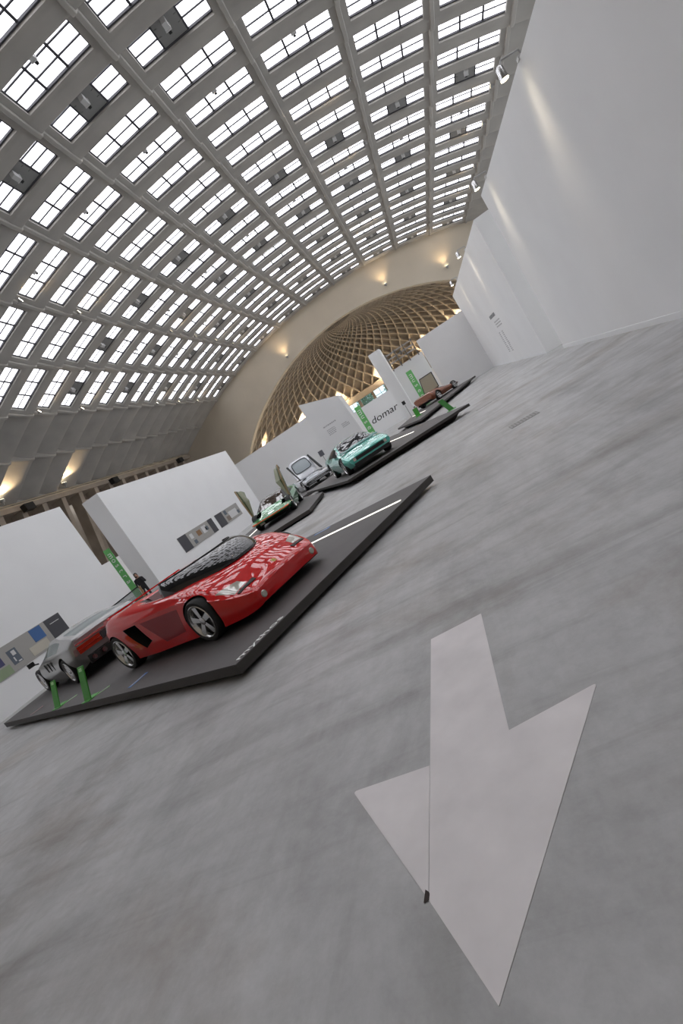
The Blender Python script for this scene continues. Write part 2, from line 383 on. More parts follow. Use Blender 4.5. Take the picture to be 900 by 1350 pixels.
for i,(x,y,h,lab) in enumerate(((-15,83.5,7.5,'leafy tree outside the apse glazing, left of the white block'),(-10.2,86,8.2,'leafy tree outside the apse glazing behind the green banner'),(-5.2,87.5,7.6,'leafy tree outside the apse glazing, left of the white pillar'),(-.5,86.5,8,'leafy tree outside the apse glazing behind the white pillar'))):
    t=thing('tree',lab,'tree',(x,y,0),0,'trees outside the apse')
    b=MB(); b.tube([(0,0,0),(.1,0,h*.4),(0,.1,h*.7)],[.2,.15,.06],8); b.build('trunk',BARK,t)
    b=MB()
    for k in range(1500):
        v=Vector((random.gauss(0,1),random.gauss(0,1),random.gauss(0,1))).normalized()*random.random()**.4; p=Vector((v.x*1.75,v.y*1.7,h*.55+v.z*h*.36))
        d=Vector((random.gauss(0,1),random.gauss(0,1),random.gauss(0,1))).normalized(); e=d.orthogonal().normalized(); s=random.uniform(.12,.28)
        b.face([p-d*s,p+e*s*.5,p+d*s,p-e*s*.5])
    b.build('foliage',LEAF,t)
# warm lamps along the apse ring
for i,a in enumerate((12,38,62,88,113,137,168)):
    a=R(a); p=Vector((AX+(rr-.75)*math.cos(a),YE+.9+(rr-.75)*math.sin(a),RING+.25))
    o=dup(up,'warm uplight on the apse ring beam, %s from the right'%ROWS[i]); o.location=p; o.rotation_euler=(0,0,0); o.scale=(1.6,1.6,1.6)
    lamp_light('lamp_light',p+Vector((0,0,.35)),110 if i in (0,6) else 600,size=.4,col=(1,.80,.56))
for i,(x,z,tz) in enumerate(((-20,3.4,11),(-12.5,13.2,17),(1.5,13.3,17),(8,11,15))):
    o=dup(up,'warm uplight before the end wall arch, %s from the left'%ROWS[i]); o.location=(x,YE-.16,z); o.rotation_euler=(0,0,0); o.scale=(1.3,1.3,1.3)
    lamp_light('lamp_light',(x,YE-.6,z+.3),85,tgt=(x,YE-.1,tz),kind='SPOT',spot=110,blend=1,size=.2)
# railings on the ring edge
for i,(x0,x1,y,z,lab) in enumerate(((-14.6,-11.7,44,4.0,'grey metal railing above the white wall left of the white block'),(-1.75,.5,40.5,4.35,'grey metal railing beside the top of the white pillar'))):
    t=thing('railing',lab,'railing',(x0,y,z),0)
    b=MB(); L=x1-x0
    for h in (.0,.35,.7): b.box(0,L,-.03,.03,h-.05,h+.05)
    b.build('rail',STEELG,t)
    for k in range(4): 
        b=MB(); b.box(L*k/3-.04,L*k/3+.04,-.04,.04,-.6 if i else -.5,.85); b.build('post',mat('dark post',(.1,.1,.1),.5),t)
    b=MB(); b.box(L*.5,L*.55,-.35,-.05,.15,.5); b.build('control_box',mat('dark post',(.1,.1,.1),.5),t)
    struct(t)
# ------------------------------------------------------------------ white exhibition walls
def wall(name,x0,x1,y0,y1,z1,z0=0,base=True):
    m=MB(); m.box(x0,x1,y0,y1,z0,z1); w=struct(m.build(name,WHITE)); return w
wr=wall('wall_right',4.5,5.0,-2.8,19,5.78)
m=MB(); m.box(4.485,4.5,-2.8,19,.0,.13); struct(m.build('baseboard_right',mat('white skirting',(.78,.79,.8),.5)))
wr2=wall('wall_right_far',4.45,5.6,21.4,38.4,5.76)
m=MB(); m.box(4.435,4.45,21.4,38,.0,.11); struct(m.build('baseboard_right_far',MATS['white skirting']))
wall('wall_end_right',.78,4.45,38.0,38.4,4.55)
wall('wall_end_low',-1.9,.78,41,41.3,3.9)
wall('wall_pillar',-2.72,-1.78,38,39.6,5.6)
wall('wall_end_left',-17,-7.0,38.0,38.4,4.42)
# mid block with a slanted top
m=MB(); m.hexa([(-7.5,31,0),(-4.75,31,0),(-4.75,32.5,0),(-7.5,35.5,0),(-7.5,31,4.75),(-5.05,31,3.92),(-5.05,32.5,3.9),(-7.5,35.5,4.7)]); mid=struct(m.build('wall_block',WHITE))
l1=wall('wall_left_near',-16.2,-14.3,-2.5,16.6,5.2)
l2=wall('wall_left_far',-15.25,-14.3,18.9,33.2,5.24)
wall('wall_gap',-27,-26.5,14,40,3.2)
dom=wall('wall_lettered',-8.5,-2.2,46,46.3,2.95)
text_obj('lettering','domar',1.02,BLACK,dom,frame_mw((-6.15,45.99,1.08),(1,0,0),(0,0,1))@Matrix.Diagonal((1.03,.85,1,1)),shear=.22,ext=.004,spacing=1.0)
GREYT=mat('grey wall print',(.42,.42,.43),.7)
def text_lines(parent,o,ex,ey,w,h,rows,name='text_block',m=GREYT,seed=1):
    rnd=random.Random(seed); mb=MB(); o=Vector(o); ex=Vector(ex); ey=Vector(ey); nz=ex.cross(ey)*.004; lh=h/rows
    for r in range(rows):
        x=0; wl=w*rnd.uniform(.6,1)
        while x<wl:
            ww=min(rnd.uniform(.05,.14)*w,wl-x)
            if ww<.02*w: break
            p=o+ex*x-ey*(r*lh); mb.hexa([p-ey*lh*.5,p+ex*ww-ey*lh*.5,p+ex*ww,p,p-ey*lh*.5+nz,p+ex*ww-ey*lh*.5+nz,p+ex*ww+nz,p+nz]); x+=ww+.03*w
    return mb.build(name,m,parent)
text_lines(mid,(-6.9,30.998,2.75),(1,0,0),(0,0,1),.95,.16,1,seed=2); text_lines(mid,(-6.8,30.998,2.45),(1,0,0),(0,0,1),.85,.42,4,seed=3); text_lines(mid,(-5.8,30.998,2.3),(1,0,0),(0,0,1),.55,.3,3,seed=4)
DT=mat('dark wall print',(.16,.16,.17),.7)
# ------------------------------------------------------------------ wall lamps
def wall_lamp(y,lab,x=4.5):
    t=thing('wall_washer',lab,'lamp',(x,y,5.78),0,'spot lamps on the right wall top')
    b=MB(); b.tube([(.10,0,0),(.06,0,.16),(-.28,0,.20),(-.36,0,.10)],.022,8); b.build('arm',STEELG,t)
    b=MB(); b.box(-.02,.22,-.07,.07,-.02,.05); b.build('clamp',mat('pale clamp',(.55,.55,.55),.4),t)
    b=MB(); b.lathe([(.04,.12),(.075,.08),(.085,-.12),(.09,-.14)],16,'z',(-.36,0,.02)); b.build('lamp_housing',ALU,t,smooth=40)
    b=MB(); b.lathe([(.08,-.138),(.08,-.15)],16,'z',(-.36,0,.02)); b.build('lamp_lens',LAMPW,t)
    lamp_light('lamp_light',(x-.36,y,5.78-.16),45,tgt=(x-.02,y+.35,4.0),kind='SPOT',spot=50,blend=1,size=.3,col=(1,.85,.62))
for y,l in ((11.8,'bright wall washer lamp nearest the camera on the right wall top'),(17.5,'wall washer lamp near the corner of the tall right wall'),(25.9,'wall washer lamp on the far right wall, nearer of its two'),(32.8,'farthest wall washer lamp, on the far right wall')):
    wall_lamp(y,l,4.5 if y<20 else 4.45)
text_lines(wr2,(4.45,29.2,2.75),(0,-1,0),(0,0,1),2.3,.36,1,m=DT,seed=5); text_lines(wr2,(4.45,28.6,2.35),(0,-1,0),(0,0,1),2.0,.4,3,seed=6); text_lines(wr2,(4.45,29.0,1.75),(0,-1,0),(0,0,1),.55,1.2,12,seed=7); text_lines(wr2,(4.45,28.0,1.75),(0,-1,0),(0,0,1),.55,1.2,12,seed=8)
m=MB(); m.box(4.485,4.5,18.5,18.7,.42,.5)
# ------------------------------------------------------------------ wall posters
def board(name,lab,y0,y1,parts,x=-14.3,z0=.9,z1=1.75):
    t=thing(name,lab,'poster',(x,y0,z0)); W=y1-y0
    b=MB(); b.box(0,.025,0,W,0,z1-z0); b.build('board',mat('poster grey',(.34,.33,.31),.6),t)
    for nm,a0,a1,h0,h1,mm in parts:
        b=MB(); b.box(.025,.03,a0-y0,a1-y0,h0-z0,h1-z0); o=b.build(nm,mm,t)
    return t
DKP=mat('poster charcoal',(.055,.055,.065),.6); BLU=mat('poster blue',(.045,.12,.30),.6); CRM=mat('poster cream',(.48,.45,.38),.6); NAV=mat('poster navy',(.05,.05,.13),.6); GRN=mat('poster green',(.25,.32,.2),.6); PHO=mat('poster photo',(.10,.12,.15),.6); LGT=mat('poster light',(.6,.6,.6),.6); BRW=mat('poster brown',(.24,.13,.06),.6)
p=board('wall_poster','long grey poster with blue and charcoal fields on the leftmost white wall',9.6,13.56,[('title_panel',12.86,13.55,.905,1.745,DKP),('blue_picture',12.22,12.68,1.30,1.73,BLU),('cream_picture',11.9,12.63,.97,1.26,CRM),('photo',11.22,11.55,1.08,1.55,PHO),('navy_picture',10.5,11.0,1.25,1.55,NAV),('green_picture',10.4,11.1,.92,1.2,GRN)])
b=MB(); b.box(.03,.034,3.42,3.82,.64,.66); b.build('title_line',LGT,p)
b=MB(); b.box(.03,.034,1.75,1.88,.45,.6); b.box(.03,.034,1.72,1.76,.26,.4); b.box(.03,.034,1.80,1.92,.2,.24); b.build('photo_detail',LGT,p)
board('wall_poster','grey poster with charcoal ends, left of two on the long white wall',21.9,25.95,[('title_panel',21.9,22.75,.9,1.75,DKP),('end_panel',25.35,25.95,.9,1.75,DKP),('brown_picture',23.75,24.2,1.25,1.55,BRW),('photo',23.1,23.4,.98,1.2,PHO),('white_picture',23.0,23.3,1.32,1.6,LGT),('white_picture',24.4,24.9,1.2,1.62,LGT),('photo',24.75,25.1,1.28,1.5,PHO)])
board('wall_poster','grey poster with one charcoal end, right of two on the long white wall',26.4,29.8,[('title_panel',26.4,27.35,.9,1.75,DKP),('photo',27.6,27.95,1.42,1.7,PHO),('brown_picture',27.6,28.1,1.0,1.3,mat('poster taupe',(.2,.16,.13),.6)),('white_picture',28.1,29.3,1.05,1.5,LGT),('photo',29.25,29.6,1.08,1.3,PHO)])
# ------------------------------------------------------------------ arrow on the floor
def rnd_poly(pts,rad):
    out=[]; n=len(pts)
    for i,p in enumerate(pts):
        r=rad.get(i,0)
        if not r: out.append(p); continue
        p=Vector(p); a=Vector(pts[i-1])-p; b=Vector(pts[(i+1)%n])-p; a.normalize(); b.normalize(); p0=p+a*r; p1=p+b*r
        for k in range(6):
            t=k/5; q=p0*(1-t)**2+p*2*t*(1-t)+p1*t*t; out.append((q.x,q.y))
    return out
ARW=mat('worn white floor vinyl',(.66,.63,.635),.5,noise=.10,nscale=3.2)
b=MB(); AP=rnd_poly([(-.663,1.004),(-.876,1.346),(-.859,3.163),(-.471,3.188),(-.465,2.001),(-.031,2.076)],{5:.025})
t=thing('floor_arrow','large worn white arrow stuck on the grey floor in the foreground','arrow',(-.663,1.004,0))
b.prism([(x+.663,y-1.004) for x,y in AP],0,.002); b.build('shaft_and_barb',ARW,t)
b=MB(); AP=rnd_poly([(-.879,1.346),(-.893,1.372),(-1.307,2.006),(-.872,1.978)],{2:.03}); b.prism([(x+.663,y-1.004) for x,y in AP],0,.0022); b.build('left_barb',ARW,t)
b=MB(); b.prism(rnd_poly([(-.235,.335),(-.213,.345),(-.21,.37),(-.228,.385)],{0:.008,2:.008}),0.0022,.003); b.build('dirt_mark',mat('dirt',(.03,.02,.018),.9),t)

# drain grate
def grate(lab,x0,x1,y0,y1,nb):
    t=thing('floor_grate',lab,'grate',(x0,y0,0)); b=MB(); W=x1-x0; D=y1-y0; e=.02
    b.box(0,W,0,D,0,.002); b.build('recess',mat('grate recess',(.21,.205,.195),.6),t)
    for k in range(nb):
        b=MB(); a=W*(k+.15)/nb; b.box(a,a+W/nb*.55,e,D-e,.002,.006); b.build('slat',mat('grate slat',(.26,.255,.245),.5),t)
grate('grey slatted floor grate in the open floor right of the platforms',.85,1.4,9.44,9.86,9)
m=MB(); m.box(.8,1.34,15.98,16.08,0,.003); tag(m.build('floor_channel',mat('grate recess',(.21,.205,.195),.6)),'thin dark drain slot in the floor beyond the slatted grate','drain')
# ------------------------------------------------------------------ platforms
def inset(poly,d):
    n=len(poly); out=[]; cx=sum(p[0] for p in poly)/n; cy=sum(p[1] for p in poly)/n
    A=sum(poly[i][0]*poly[(i+1)%n][1]-poly[(i+1)%n][0]*poly[i][1] for i in range(n)); sg=1 if A>0 else -1
    for i in range(n):
        p=Vector(poly[i]); a=(p-Vector(poly[i-1])).normalized(); b=(Vector(poly[(i+1)%n])-p).normalized()
        na=Vector((-a.y,a.x))*sg; nb=Vector((-b.y,b.x))*sg; k=(na+nb); k=k/(1+na.dot(nb)); out.append(tuple(p+k*d))
    return out
def platform(lab,poly,zt,th,gap,ins):
    t=thing('display_platform',lab,'platform',(poly[0][0],poly[0][1],0)); L=[(x-poly[0][0],y-poly[0][1]) for x,y in poly]
    b=MB(); b.prism(L,zt-th,zt-.012); b.build('slab',SLATE2,t)
    b=MB(); b.prism(L,zt-.012,zt); b.build('deck',SLATE,t)
    b=MB(); b.prism(inset(L,ins),0,zt-th,inset(L,ins*.6)); b.build('plinth',BLACK if gap else SLATE2,t)
    return t
ZT1=.17; ZT2=.26
P1=[(-3.,4.19),(-.74,8.5),(-11.6,12.5),(-12.15,8.47)]
sc=(1.5-ZT2)/1.33
P2=[(-4.06*sc,16.98*sc),(.83*sc,18.1*sc),(-3.2,26.2),(-7.87*sc,24*sc)]
P3=[(-5.2,15.1),(-5.5,18.5),(-7.8,22.6),(-6.4,29.5),(-11,29.5),(-10.5,19.7),(-9.2,14.3)]
P4=[(-1.16,24.72),(2.88,35.65),(.7,37.85),(-1.2,37.8),(-2.79,29.4)]
p1=platform('large dark platform in front carrying the red and the grey car',P1,ZT1,.115,True,.30)
p3=platform('dark platform carrying the green car with raised doors',P3,ZT1,.115,True,.25)
p2=platform('dark platform carrying the teal car',P2,ZT2,.09,False,.45)
p4=platform('farthest dark platform carrying the bronze car',P4,ZT2,.09,False,.45)
ed=Vector((2.26,4.31,0)).normalized(); en=Vector((-ed.y,ed.x,0))
text_obj('lettering','mythos',.30,BANW,p1,frame_mw(Vector((0,0,ZT1))+ed*.07+en*.045,ed,en)@Matrix.Diagonal((.86,.5,1,1)),ext=.002,spacing=1.0)
def strip_light(lab,a,b,z,w=.05):
    a=Vector((*a,z)); b=Vector((*b,z)); t=thing('light_strip',lab,'lamp',a); d=(b-a); L=d.length; d.normalize(); n=Vector((-d.y,d.x,0))*w/2; up_=Vector((0,0,.006))
    mb=MB(); mb.hexa([-n*1.5,d*L-n*1.5,d*L+n*1.5,n*1.5]+[q+up_ for q in (-n*1.5,d*L-n*1.5,d*L+n*1.5,n*1.5)]); mb.build('channel',STEELG,t)
    mb=MB(); mb.hexa([q+up_ for q in (-n,d*L-n,d*L+n,n)]+[q+up_*2 for q in (-n,d*L-n,d*L+n,n)]); mb.build('diffuser',LED,t)
strip_light('white light strip on the front platform right of the red car',(-3.6,8.68),(-1.29,7.73),ZT1)
strip_light('white light strip on the platform right of the teal car',(-3.2*sc,24.1*sc),(-1.47*sc,20.55*sc),ZT2)
strip_light('white light strip on the platform left of the green car',(-9.40,19.9),(-9.1,17.3),ZT1)
strip_light('short white light strip on the far platform left of the bronze car',(-1.91,32.9),(-.92,29.96),ZT2)
def plate(lab,a,b,z,w,m,cat='label'):
    a=Vector((*a,z)); b=Vector((*b,z)); d=(b-a); n=Vector((-d.y,d.x,0)).normalized()*w/2; u=Vector((0,0,.004)); t=thing('floor_label',lab,cat,a)
    mb=MB(); mb.hexa([-n,d-n,d+n,n,-n+u,d-n+u,d+n+u,n+u]); mb.build('plate',m,t); s=d.length
    mb=MB(); e=d.normalized()
    for k in range(3): 
        q=n*(.5-.5*k)-n*.05; mb.hexa([e*s*.1+q+u,e*s*.85+q+u,e*s*.85+q+n*.18+u,e*s*.1+q+n*.18+u]+[x+u*1.3 for x in (e*s*.1+q,e*s*.85+q,e*s*.85+q+n*.18,e*s*.1+q+n*.18)])
    mb.build('print',LGT,t)
plate('blue label strip on the front platform before the red car',(-5.61,5.53),(-5.49,5.83),ZT1,.09,mat('label blue',(.10,.24,.55),.5))
plate('blue label strip at the back edge of the front platform',(-3.4,9.30),(-3.02,9.22),ZT1,.10,MATS['label blue'])
plate('pink label strip at the left end of the front platform',(-10.22,7.64),(-10.05,7.84),ZT1,.06,mat('label pink',(.45,.22,.24),.5))
for i,(a,b,f,lab) in enumerate((((-8.53,6.86),(-8.1,7.05),.47,'green upright sign left of two on the front platform edge'),((-7.02,6.13),(-6.72,6.42),.53,'green upright sign right of two on the front platform edge'))):
    t=thing('sign_stand',lab,'sign',(a[0],a[1],ZT1),R(-18),'green upright signs')
    mb=MB(); mb.hexa([(-.11,-.01,.012),(.11,-.01,.012),(.11,.01,.012),(-.11,.01,.012),(.06,.12,f),(.25,.12,f),(.25,.14,f),(.06,.14,f)]); mb.build('sign_board',SIGNG,t)
    mb=MB(); g_=lambda x,v,d:(x+.155*v,-.01+.13*v+d,.012+(f-.012)*v); mb.hexa([g_(-.05,.86,-.004),g_(.05,.86,-.004),g_(.05,.86,.001),g_(-.05,.86,.001),g_(-.05,.96,-.004),g_(.05,.96,-.004),g_(.05,.96,.001),g_(-.05,.96,.001)]); mb.build('emblem',mat('pale green',(.45,.75,.4),.5),t)
    mb=MB(); mb.box(-.13,.13,-.06,.16,0,.012); mb.build('base_plate',SIGNG,t)
    plate('pale green label strip beside the %s green upright sign'%('left' if i==0 else 'right'),(a[0]+.12,a[1]+.03),(a[0]+.34,a[1]+.17),ZT1,.09,mat('label green',(.30,.50,.24),.5))
# small green stand + tilted green sign near the bronze car
t=thing('sign_stand','small green sign on the far platform left of the bronze car','sign',(-1.35,28.6,ZT2),R(10)); b=MB(); b.box(-.13,.13,-.02,.02,.02,.5); b.build('sign_board',SIGNG,t); b=MB(); b.box(-.2,.2,-.15,.15,0,.02); b.build('base_plate',SIGNG,t)
t=thing('sign_stand','green upright sign between the teal car platform and the bronze car','sign',(.28,22.4,0),R(5)); b=MB(); b.hexa([(-.12,-.02,.02),(.12,-.02,.02),(.12,.02,.02),(-.12,.02,.02),(-.34,.1,.62),(-.10,.1,.62),(-.10,.14,.62),(-.34,.14,.62)]); b.build('sign_board',mat('deep green sign',(.035,.17,.03),.5),t); b=MB(); b.box(-.2,.2,-.15,.2,0,.02); b.build('base_plate',SIGNG,t)
# banners
def banner(lab,x,y,w,z1,txt,size,rz=0,z0=0.02):
    t=thing('banner',lab,'banner',(x,y,0),rz); b=MB(); b.box(-w/2,w/2,-.03,.03,z0,z1); b.build('panel',TOTG,t)
    for k,ch in enumerate(txt): text_obj('letter',ch,size,BANW,t,frame_mw((-w*.28,-.034,z1-.25-k*size*.86),(0,0,-1),(1,0,0)),ext=.003)
    b=MB(); b.box(-w/2-.1,w/2+.1,-.25,.25,0,.02); b.build('base_plate',STEELG,t)
banner('tall green lettered banner behind the grey car',-18.35,22.2,.34,3.28,'mostra',.40,R(25))
banner('tall green lettered banner behind the teal car',-4.83,34,.42,2.8,'museo',.5)
banner('tall green lettered banner behind the bronze car',-.80,38.4,.45,3.08,'museo',.5)
# posts by the pillar
t=thing('sign_post','thin grey post with a dark head beside the white pillar','sign',(-2.2,37.2,0)); b=MB(); b.tube([(0,0,0.03),(0,0,1.2)],.025,8); b.build('post',STEELG,t); b=MB(); b.box(-.12,.12,-.03,.03,1.15,1.42); b.build('sign_head',BLACK,t); b=MB(); b.lathe([(.18,0),(.17,.03)],16,'z'); b.build('base_plate',STEELG,t)
t=thing('fire_extinguisher','red fire extinguisher standing at the foot of the white pillar','extinguisher',(-1.72,37.2,0)); b=MB(); b.lathe([(.09,0),(.1,.03),(.1,.45),(.07,.53),(.03,.56)],16,'z'); b.build('cylinder_body',mat('extinguisher red',(.5,.03,.02),.3),t,smooth=40); b=MB(); b.lathe([(.03,.56),(.03,.62)],10,'z'); b.box(-.03,.1,-.015,.015,.6,.65); b.build('valve',BLACK,t); b=MB(); b.tube([(.05,0,.6),(.16,0,.5),(.14,0,.2)],.015,6); b.build('hose',BLACK,t)
t=thing('sign_post','thin grey post with a dark square head behind the teal car','sign',(-7.4,29.0,ZT1)); b=MB(); b.tube([(0,0,.03),(0,0,1.2)],.02,8); b.build('post',STEELG,t); b=MB(); b.box(-.15,.15,-.03,.03,1.1,1.45); b.build('sign_head',mat('grey sign head',(.12,.12,.14),.5),t); b=MB(); b.lathe([(.18,0),(.17,.03)],16,'z'); b.build('base_plate',STEELG,t)
# ------------------------------------------------------------------ cars
def cr1(p0,p1,p2,p3,t):
    return tuple(.5*((2*b)+(c-a)*t+(2*a-5*b+4*c-d)*t*t+(3*b-a-3*c+d)*t**3) for a,b,c,d in zip(p0,p1,p2,p3))
def spline(P,sharp,sub):
    out=[];n=len(P)
    for i in range(n-1):
        p1,p2=P[i],P[i+1]
        ext=lambda a,b:tuple(2*u-v for u,v in zip(a,b))
        p0=P[i-1] if i>0 and not sharp[i] else ext(p1,p2)
        p3=P[i+2] if i+2<n and not sharp[i+1] else ext(p2,p1)
        for k in range(sub): out.append(cr1(p0,p1,p2,p3,k/sub))
    out.append(tuple(P[-1])); return out
def body_mesh(st,sharpx=(),psharp=(1,),sx=5,sp=5):
    # st: (x,zb,wlow,zmid,wmid,zsh,wsh,zre,wre,ztop)
    xs=[(s[0],) for s in st]; rows=spline([tuple(s) for s in st],[i in sharpx for i in range(len(st))],sx)
    G=[]
    for s in rows:
        x,zb,wl,zm,wm,zs,ws,zr,wr,zt=s
        P=[(0,zb),(wl,zb),(wm,zm),(ws,zs),(wr,zr),(0,zt)]
        sh=[True]+[i in psharp for i in range(1,5)]+[False]
        # symmetric crown: mirror end
        pr=spline(P+[(-wr,zr)],sh+[False],sp)[:5*sp+1]
        pr[0]=(0,zb); pr[-1]=(0,zt)
        G.append([(x,-y,z) for y,z in pr]+[(x,y,z) for y,z in pr[-2:0:-1]])
    return G,sp
def car_body(root,st,cls,slots,wheels,rwell,sharpx=(),psharp=(1,),tilt=0,yin=.45,crease=38,sx=5,cuts=()):
    """slots: list of (part name, material); cls(x,y,z,seg,t)->slot index"""
    slots=slots+[('underbody',BLACK)]; G,sp=body_mesh(st,sharpx,psharp,sx); bm=bmesh.new(); V=[[bm.verts.new(p) for p in r] for r in G]; n=len(G[0])
    half=5*sp
    for a,b in zip(V,V[1:]):
        for k in range(n):
            f=bm.faces.new([a[k],a[(k+1)%n],b[(k+1)%n],b[k]]); c=f.calc_center_median()
            kk=k if k<half else n-1-k
            f.material_index=len(slots)-1 if kk//sp==0 else cls(c.x,c.y,c.z,kk//sp,(kk%sp+.5)/sp)
    for r,sgn in ((V[0],-1),(V[-1],1)):
        c=bm.verts.new((sum(v.co.x for v in r)/n,0,sum(v.co.z for v in r)/n))
        for k in range(n):
            f=bm.faces.new([r[k],r[(k+1)%n],c]); q=f.calc_center_median(); f.material_index=cls(q.x,q.y,q.z,9,0)
    bmesh.ops.recalc_face_normals(bm,faces=bm.faces)
    me=bpy.data.meshes.new('body'); bm.to_mesh(me); bm.free()
    for nm,mm in slots: me.materials.append(mm)
    ob=link('tmp_body',me); cut=[]
    ai=[i for i,s in enumerate(slots) if s[0]=='wheel_arch'][0]
    for (x,z,r) in wheels:
        for s in (1,-1):
            mb=MB(); mb.lathe([(rwell(r),yin*s),(rwell(r),1.6*s)],36,'y',(x,0,z)); cm=mb.mesh('cut',[mm for _,mm in slots])
            for p in cm.polygons: p.material_index=ai
            c=link('tmp_cut',cm); cut.append(c); md=ob.modifiers.new('b','BOOLEAN'); md.operation='DIFFERENCE'; md.solver='EXACT'; md.object=c
    for poly,y0,y1,si in cuts:
        for s in (1,-1):
            mb=MB(); mb.hexa([(x,s*y0,z) for x,z in poly]+[(x,s*y1,z) for x,z in poly]); cm=mb.mesh('cut',[mm for _,mm in slots])
            for p in cm.polygons: p.material_index=si
            c=link('tmp_cut',cm); cut.append(c); md=ob.modifiers.new('b','BOOLEAN'); md.operation='DIFFERENCE'; md.solver='EXACT'; md.object=c
    dg=bpy.context.evaluated_depsgraph_get(); me2=bpy.data.meshes.new_from_object(ob.evaluated_get(dg))
    for o in cut+[ob]: bpy.data.objects.remove(o)
    for i,(nm,mm) in enumerate(slots):
        b=bmesh.new(); b.from_mesh(me2); bmesh.ops.delete(b,geom=[f for f in b.faces if f.material_index!=i],context='FACES')
        if not b.faces: b.free(); continue
        for f in b.faces: f.material_index=0
        if nm in ('wheel_arch','side_intake','side_window'):
            left=set(b.faces)
            while left:
                st_=[left.pop()]; isl=set(st_)
                while st_:
                    f=st_.pop()
                    for e in f.edges:
                        for g in e.link_faces:
                            if g in left: left.remove(g); isl.add(g); st_.append(g)
                if len(isl)<3: continue
                vm={}; b2=bmesh.new()
                for f in isl:
                    b2.faces.new([vm.setdefault(v,None) or vm.__setitem__(v,b2.verts.new(v.co)) or vm[v] for v in f.verts])
                q=bpy.data.meshes.new(nm); b2.to_mesh(q); b2.free(); q.materials.append(mm); q.shade_smooth(); q.set_sharp_from_angle(angle=R(crease)); link(nm,q,root)
            b.free(); continue
        q=bpy.data.meshes.new(nm); b.to_mesh(q); b.free(); q.materials.append(mm); q.shade_smooth(); q.set_sharp_from_angle(angle=R(crease)); link(nm,q,root)
    return me2
from mathutils.bvhtree import BVHTree
def drape(root,name,quad,me,m,axis='z',s=1,off=.005,n=10,th=.012):
    bv=BVHTree.FromPolygons([v.co[:] for v in me.vertices],[p.vertices[:] for p in me.polygons]); mb=MB(); V=[]; W=[]
    q=[Vector(p) for p in quad]
    for i in range(n+1):
        r=[];r2=[]
        for j in range(n+1):
            p=q[0].lerp(q[1],i/n).lerp(q[3].lerp(q[2],i/n),j/n)
            if axis=='z': hit=bv.ray_cast(Vector((p.x,p.y,3)),Vector((0,0,-1)))[0] or Vector((p.x,p.y,.5)); d=Vector((0,0,1))
            elif axis=='x': hit=bv.ray_cast(Vector((4*s,p.x,p.y)),Vector((-s,0,0)))[0] or Vector((2*s,p.x,p.y)); d=Vector((s,0,0))
            else: hit=bv.ray_cast(Vector((p.x,s*3,p.y)),Vector((0,-s,0)))[0] or Vector((p.x,s,p.y)); d=Vector((0,s,0))
            r.append(mb.bm.verts.new(hit+d*off)); r2.append(mb.bm.verts.new(hit-d*th))
        V.append(r); W.append(r2)
    for G in (V,W):
        for a,b in zip(G,G[1:]):
            for j in range(n): mb.bm.faces.new([a[j],a[j+1],b[j+1],b[j]])
    ring=[(0,j) for j in range(n)]+[(i,n) for i in range(n)]+[(n,j) for j in range(n,0,-1)]+[(i,0) for i in range(n,0,-1)]
    for a,b in zip(ring,ring[1:]+ring[:1]): mb.bm.faces.new([V[a[0]][a[1]],V[b[0]][b[1]],W[b[0]][b[1]],W[a[0]][a[1]]])
    return mb.build(name,m,root,smooth=50)
def wheel(root,x,y,z,r,w,side,spokes=5,rimr=.74,face=ALU,dish=.03):
    o=link('wheel',None,root); o.location=(x,y,z); o.empty_display_size=.1
    b=MB(); h=w/2; b.lathe([(r*rimr,-h*.96),(r*.93,-h),(r,-h*.75),(r,h*.75),(r*.93,h),(r*rimr,h*.96)],36,'y',caps=False); b.build('tyre',RUB,o,smooth=40)
    s=side; b=MB(); ro=r*rimr+.005
    b.lathe([(ro,s*h*.97),(ro-.012,s*(h*.97+.008)),(ro-.03,s*h*.9),(ro-.045,s*(h*.9-.10)),(ro-.05,-s*h*.8)],36,'y',caps=False)
    b.build('rim',face,o,smooth=40)
    b=MB(); b.lathe([(ro-.05,s*(h-.13)),(ro-.05,s*(h-.14))],30,'y'); b.build('brake_disc',mat('dark wheel inside',(.03,.03,.03),.5),o)
    b=MB()
    for k in range(spokes):
        a=2*PI*k/spokes+.3; ca,sa=math.cos(a),math.sin(a); px,pz=-sa,ca
        q=[]
        for rr_,ww,yo in ((.04,.030,h*.80),(ro-.03,.045,h*.86)):
            for d in (0,.03):
                for e in (-1,1): q.append((rr_*ca+px*ww*e,s*(yo-d),rr_*sa+pz*ww*e))
        b.hexa([q[0],q[1],q[5],q[4],q[2],q[3],q[7],q[6]])
    b.lathe([(.055,s*(h*.74)),(.055,s*(h*.84)),(.035,s*(h*.90))],20,'y'); b.build('spokes',face,o,smooth=40)
    return o
def wheels4(root,xs,y,z,r,w,**k):
    for x in xs:
        for s in (-1,1): wheel(root,x,s*y,z,r,w,s,**k)
def lathe_part(root,name,prof,m,axis,c,n=20):
    b=MB(); b.lathe(prof,n,axis,c); return b.build(name,m,root,smooth=40)
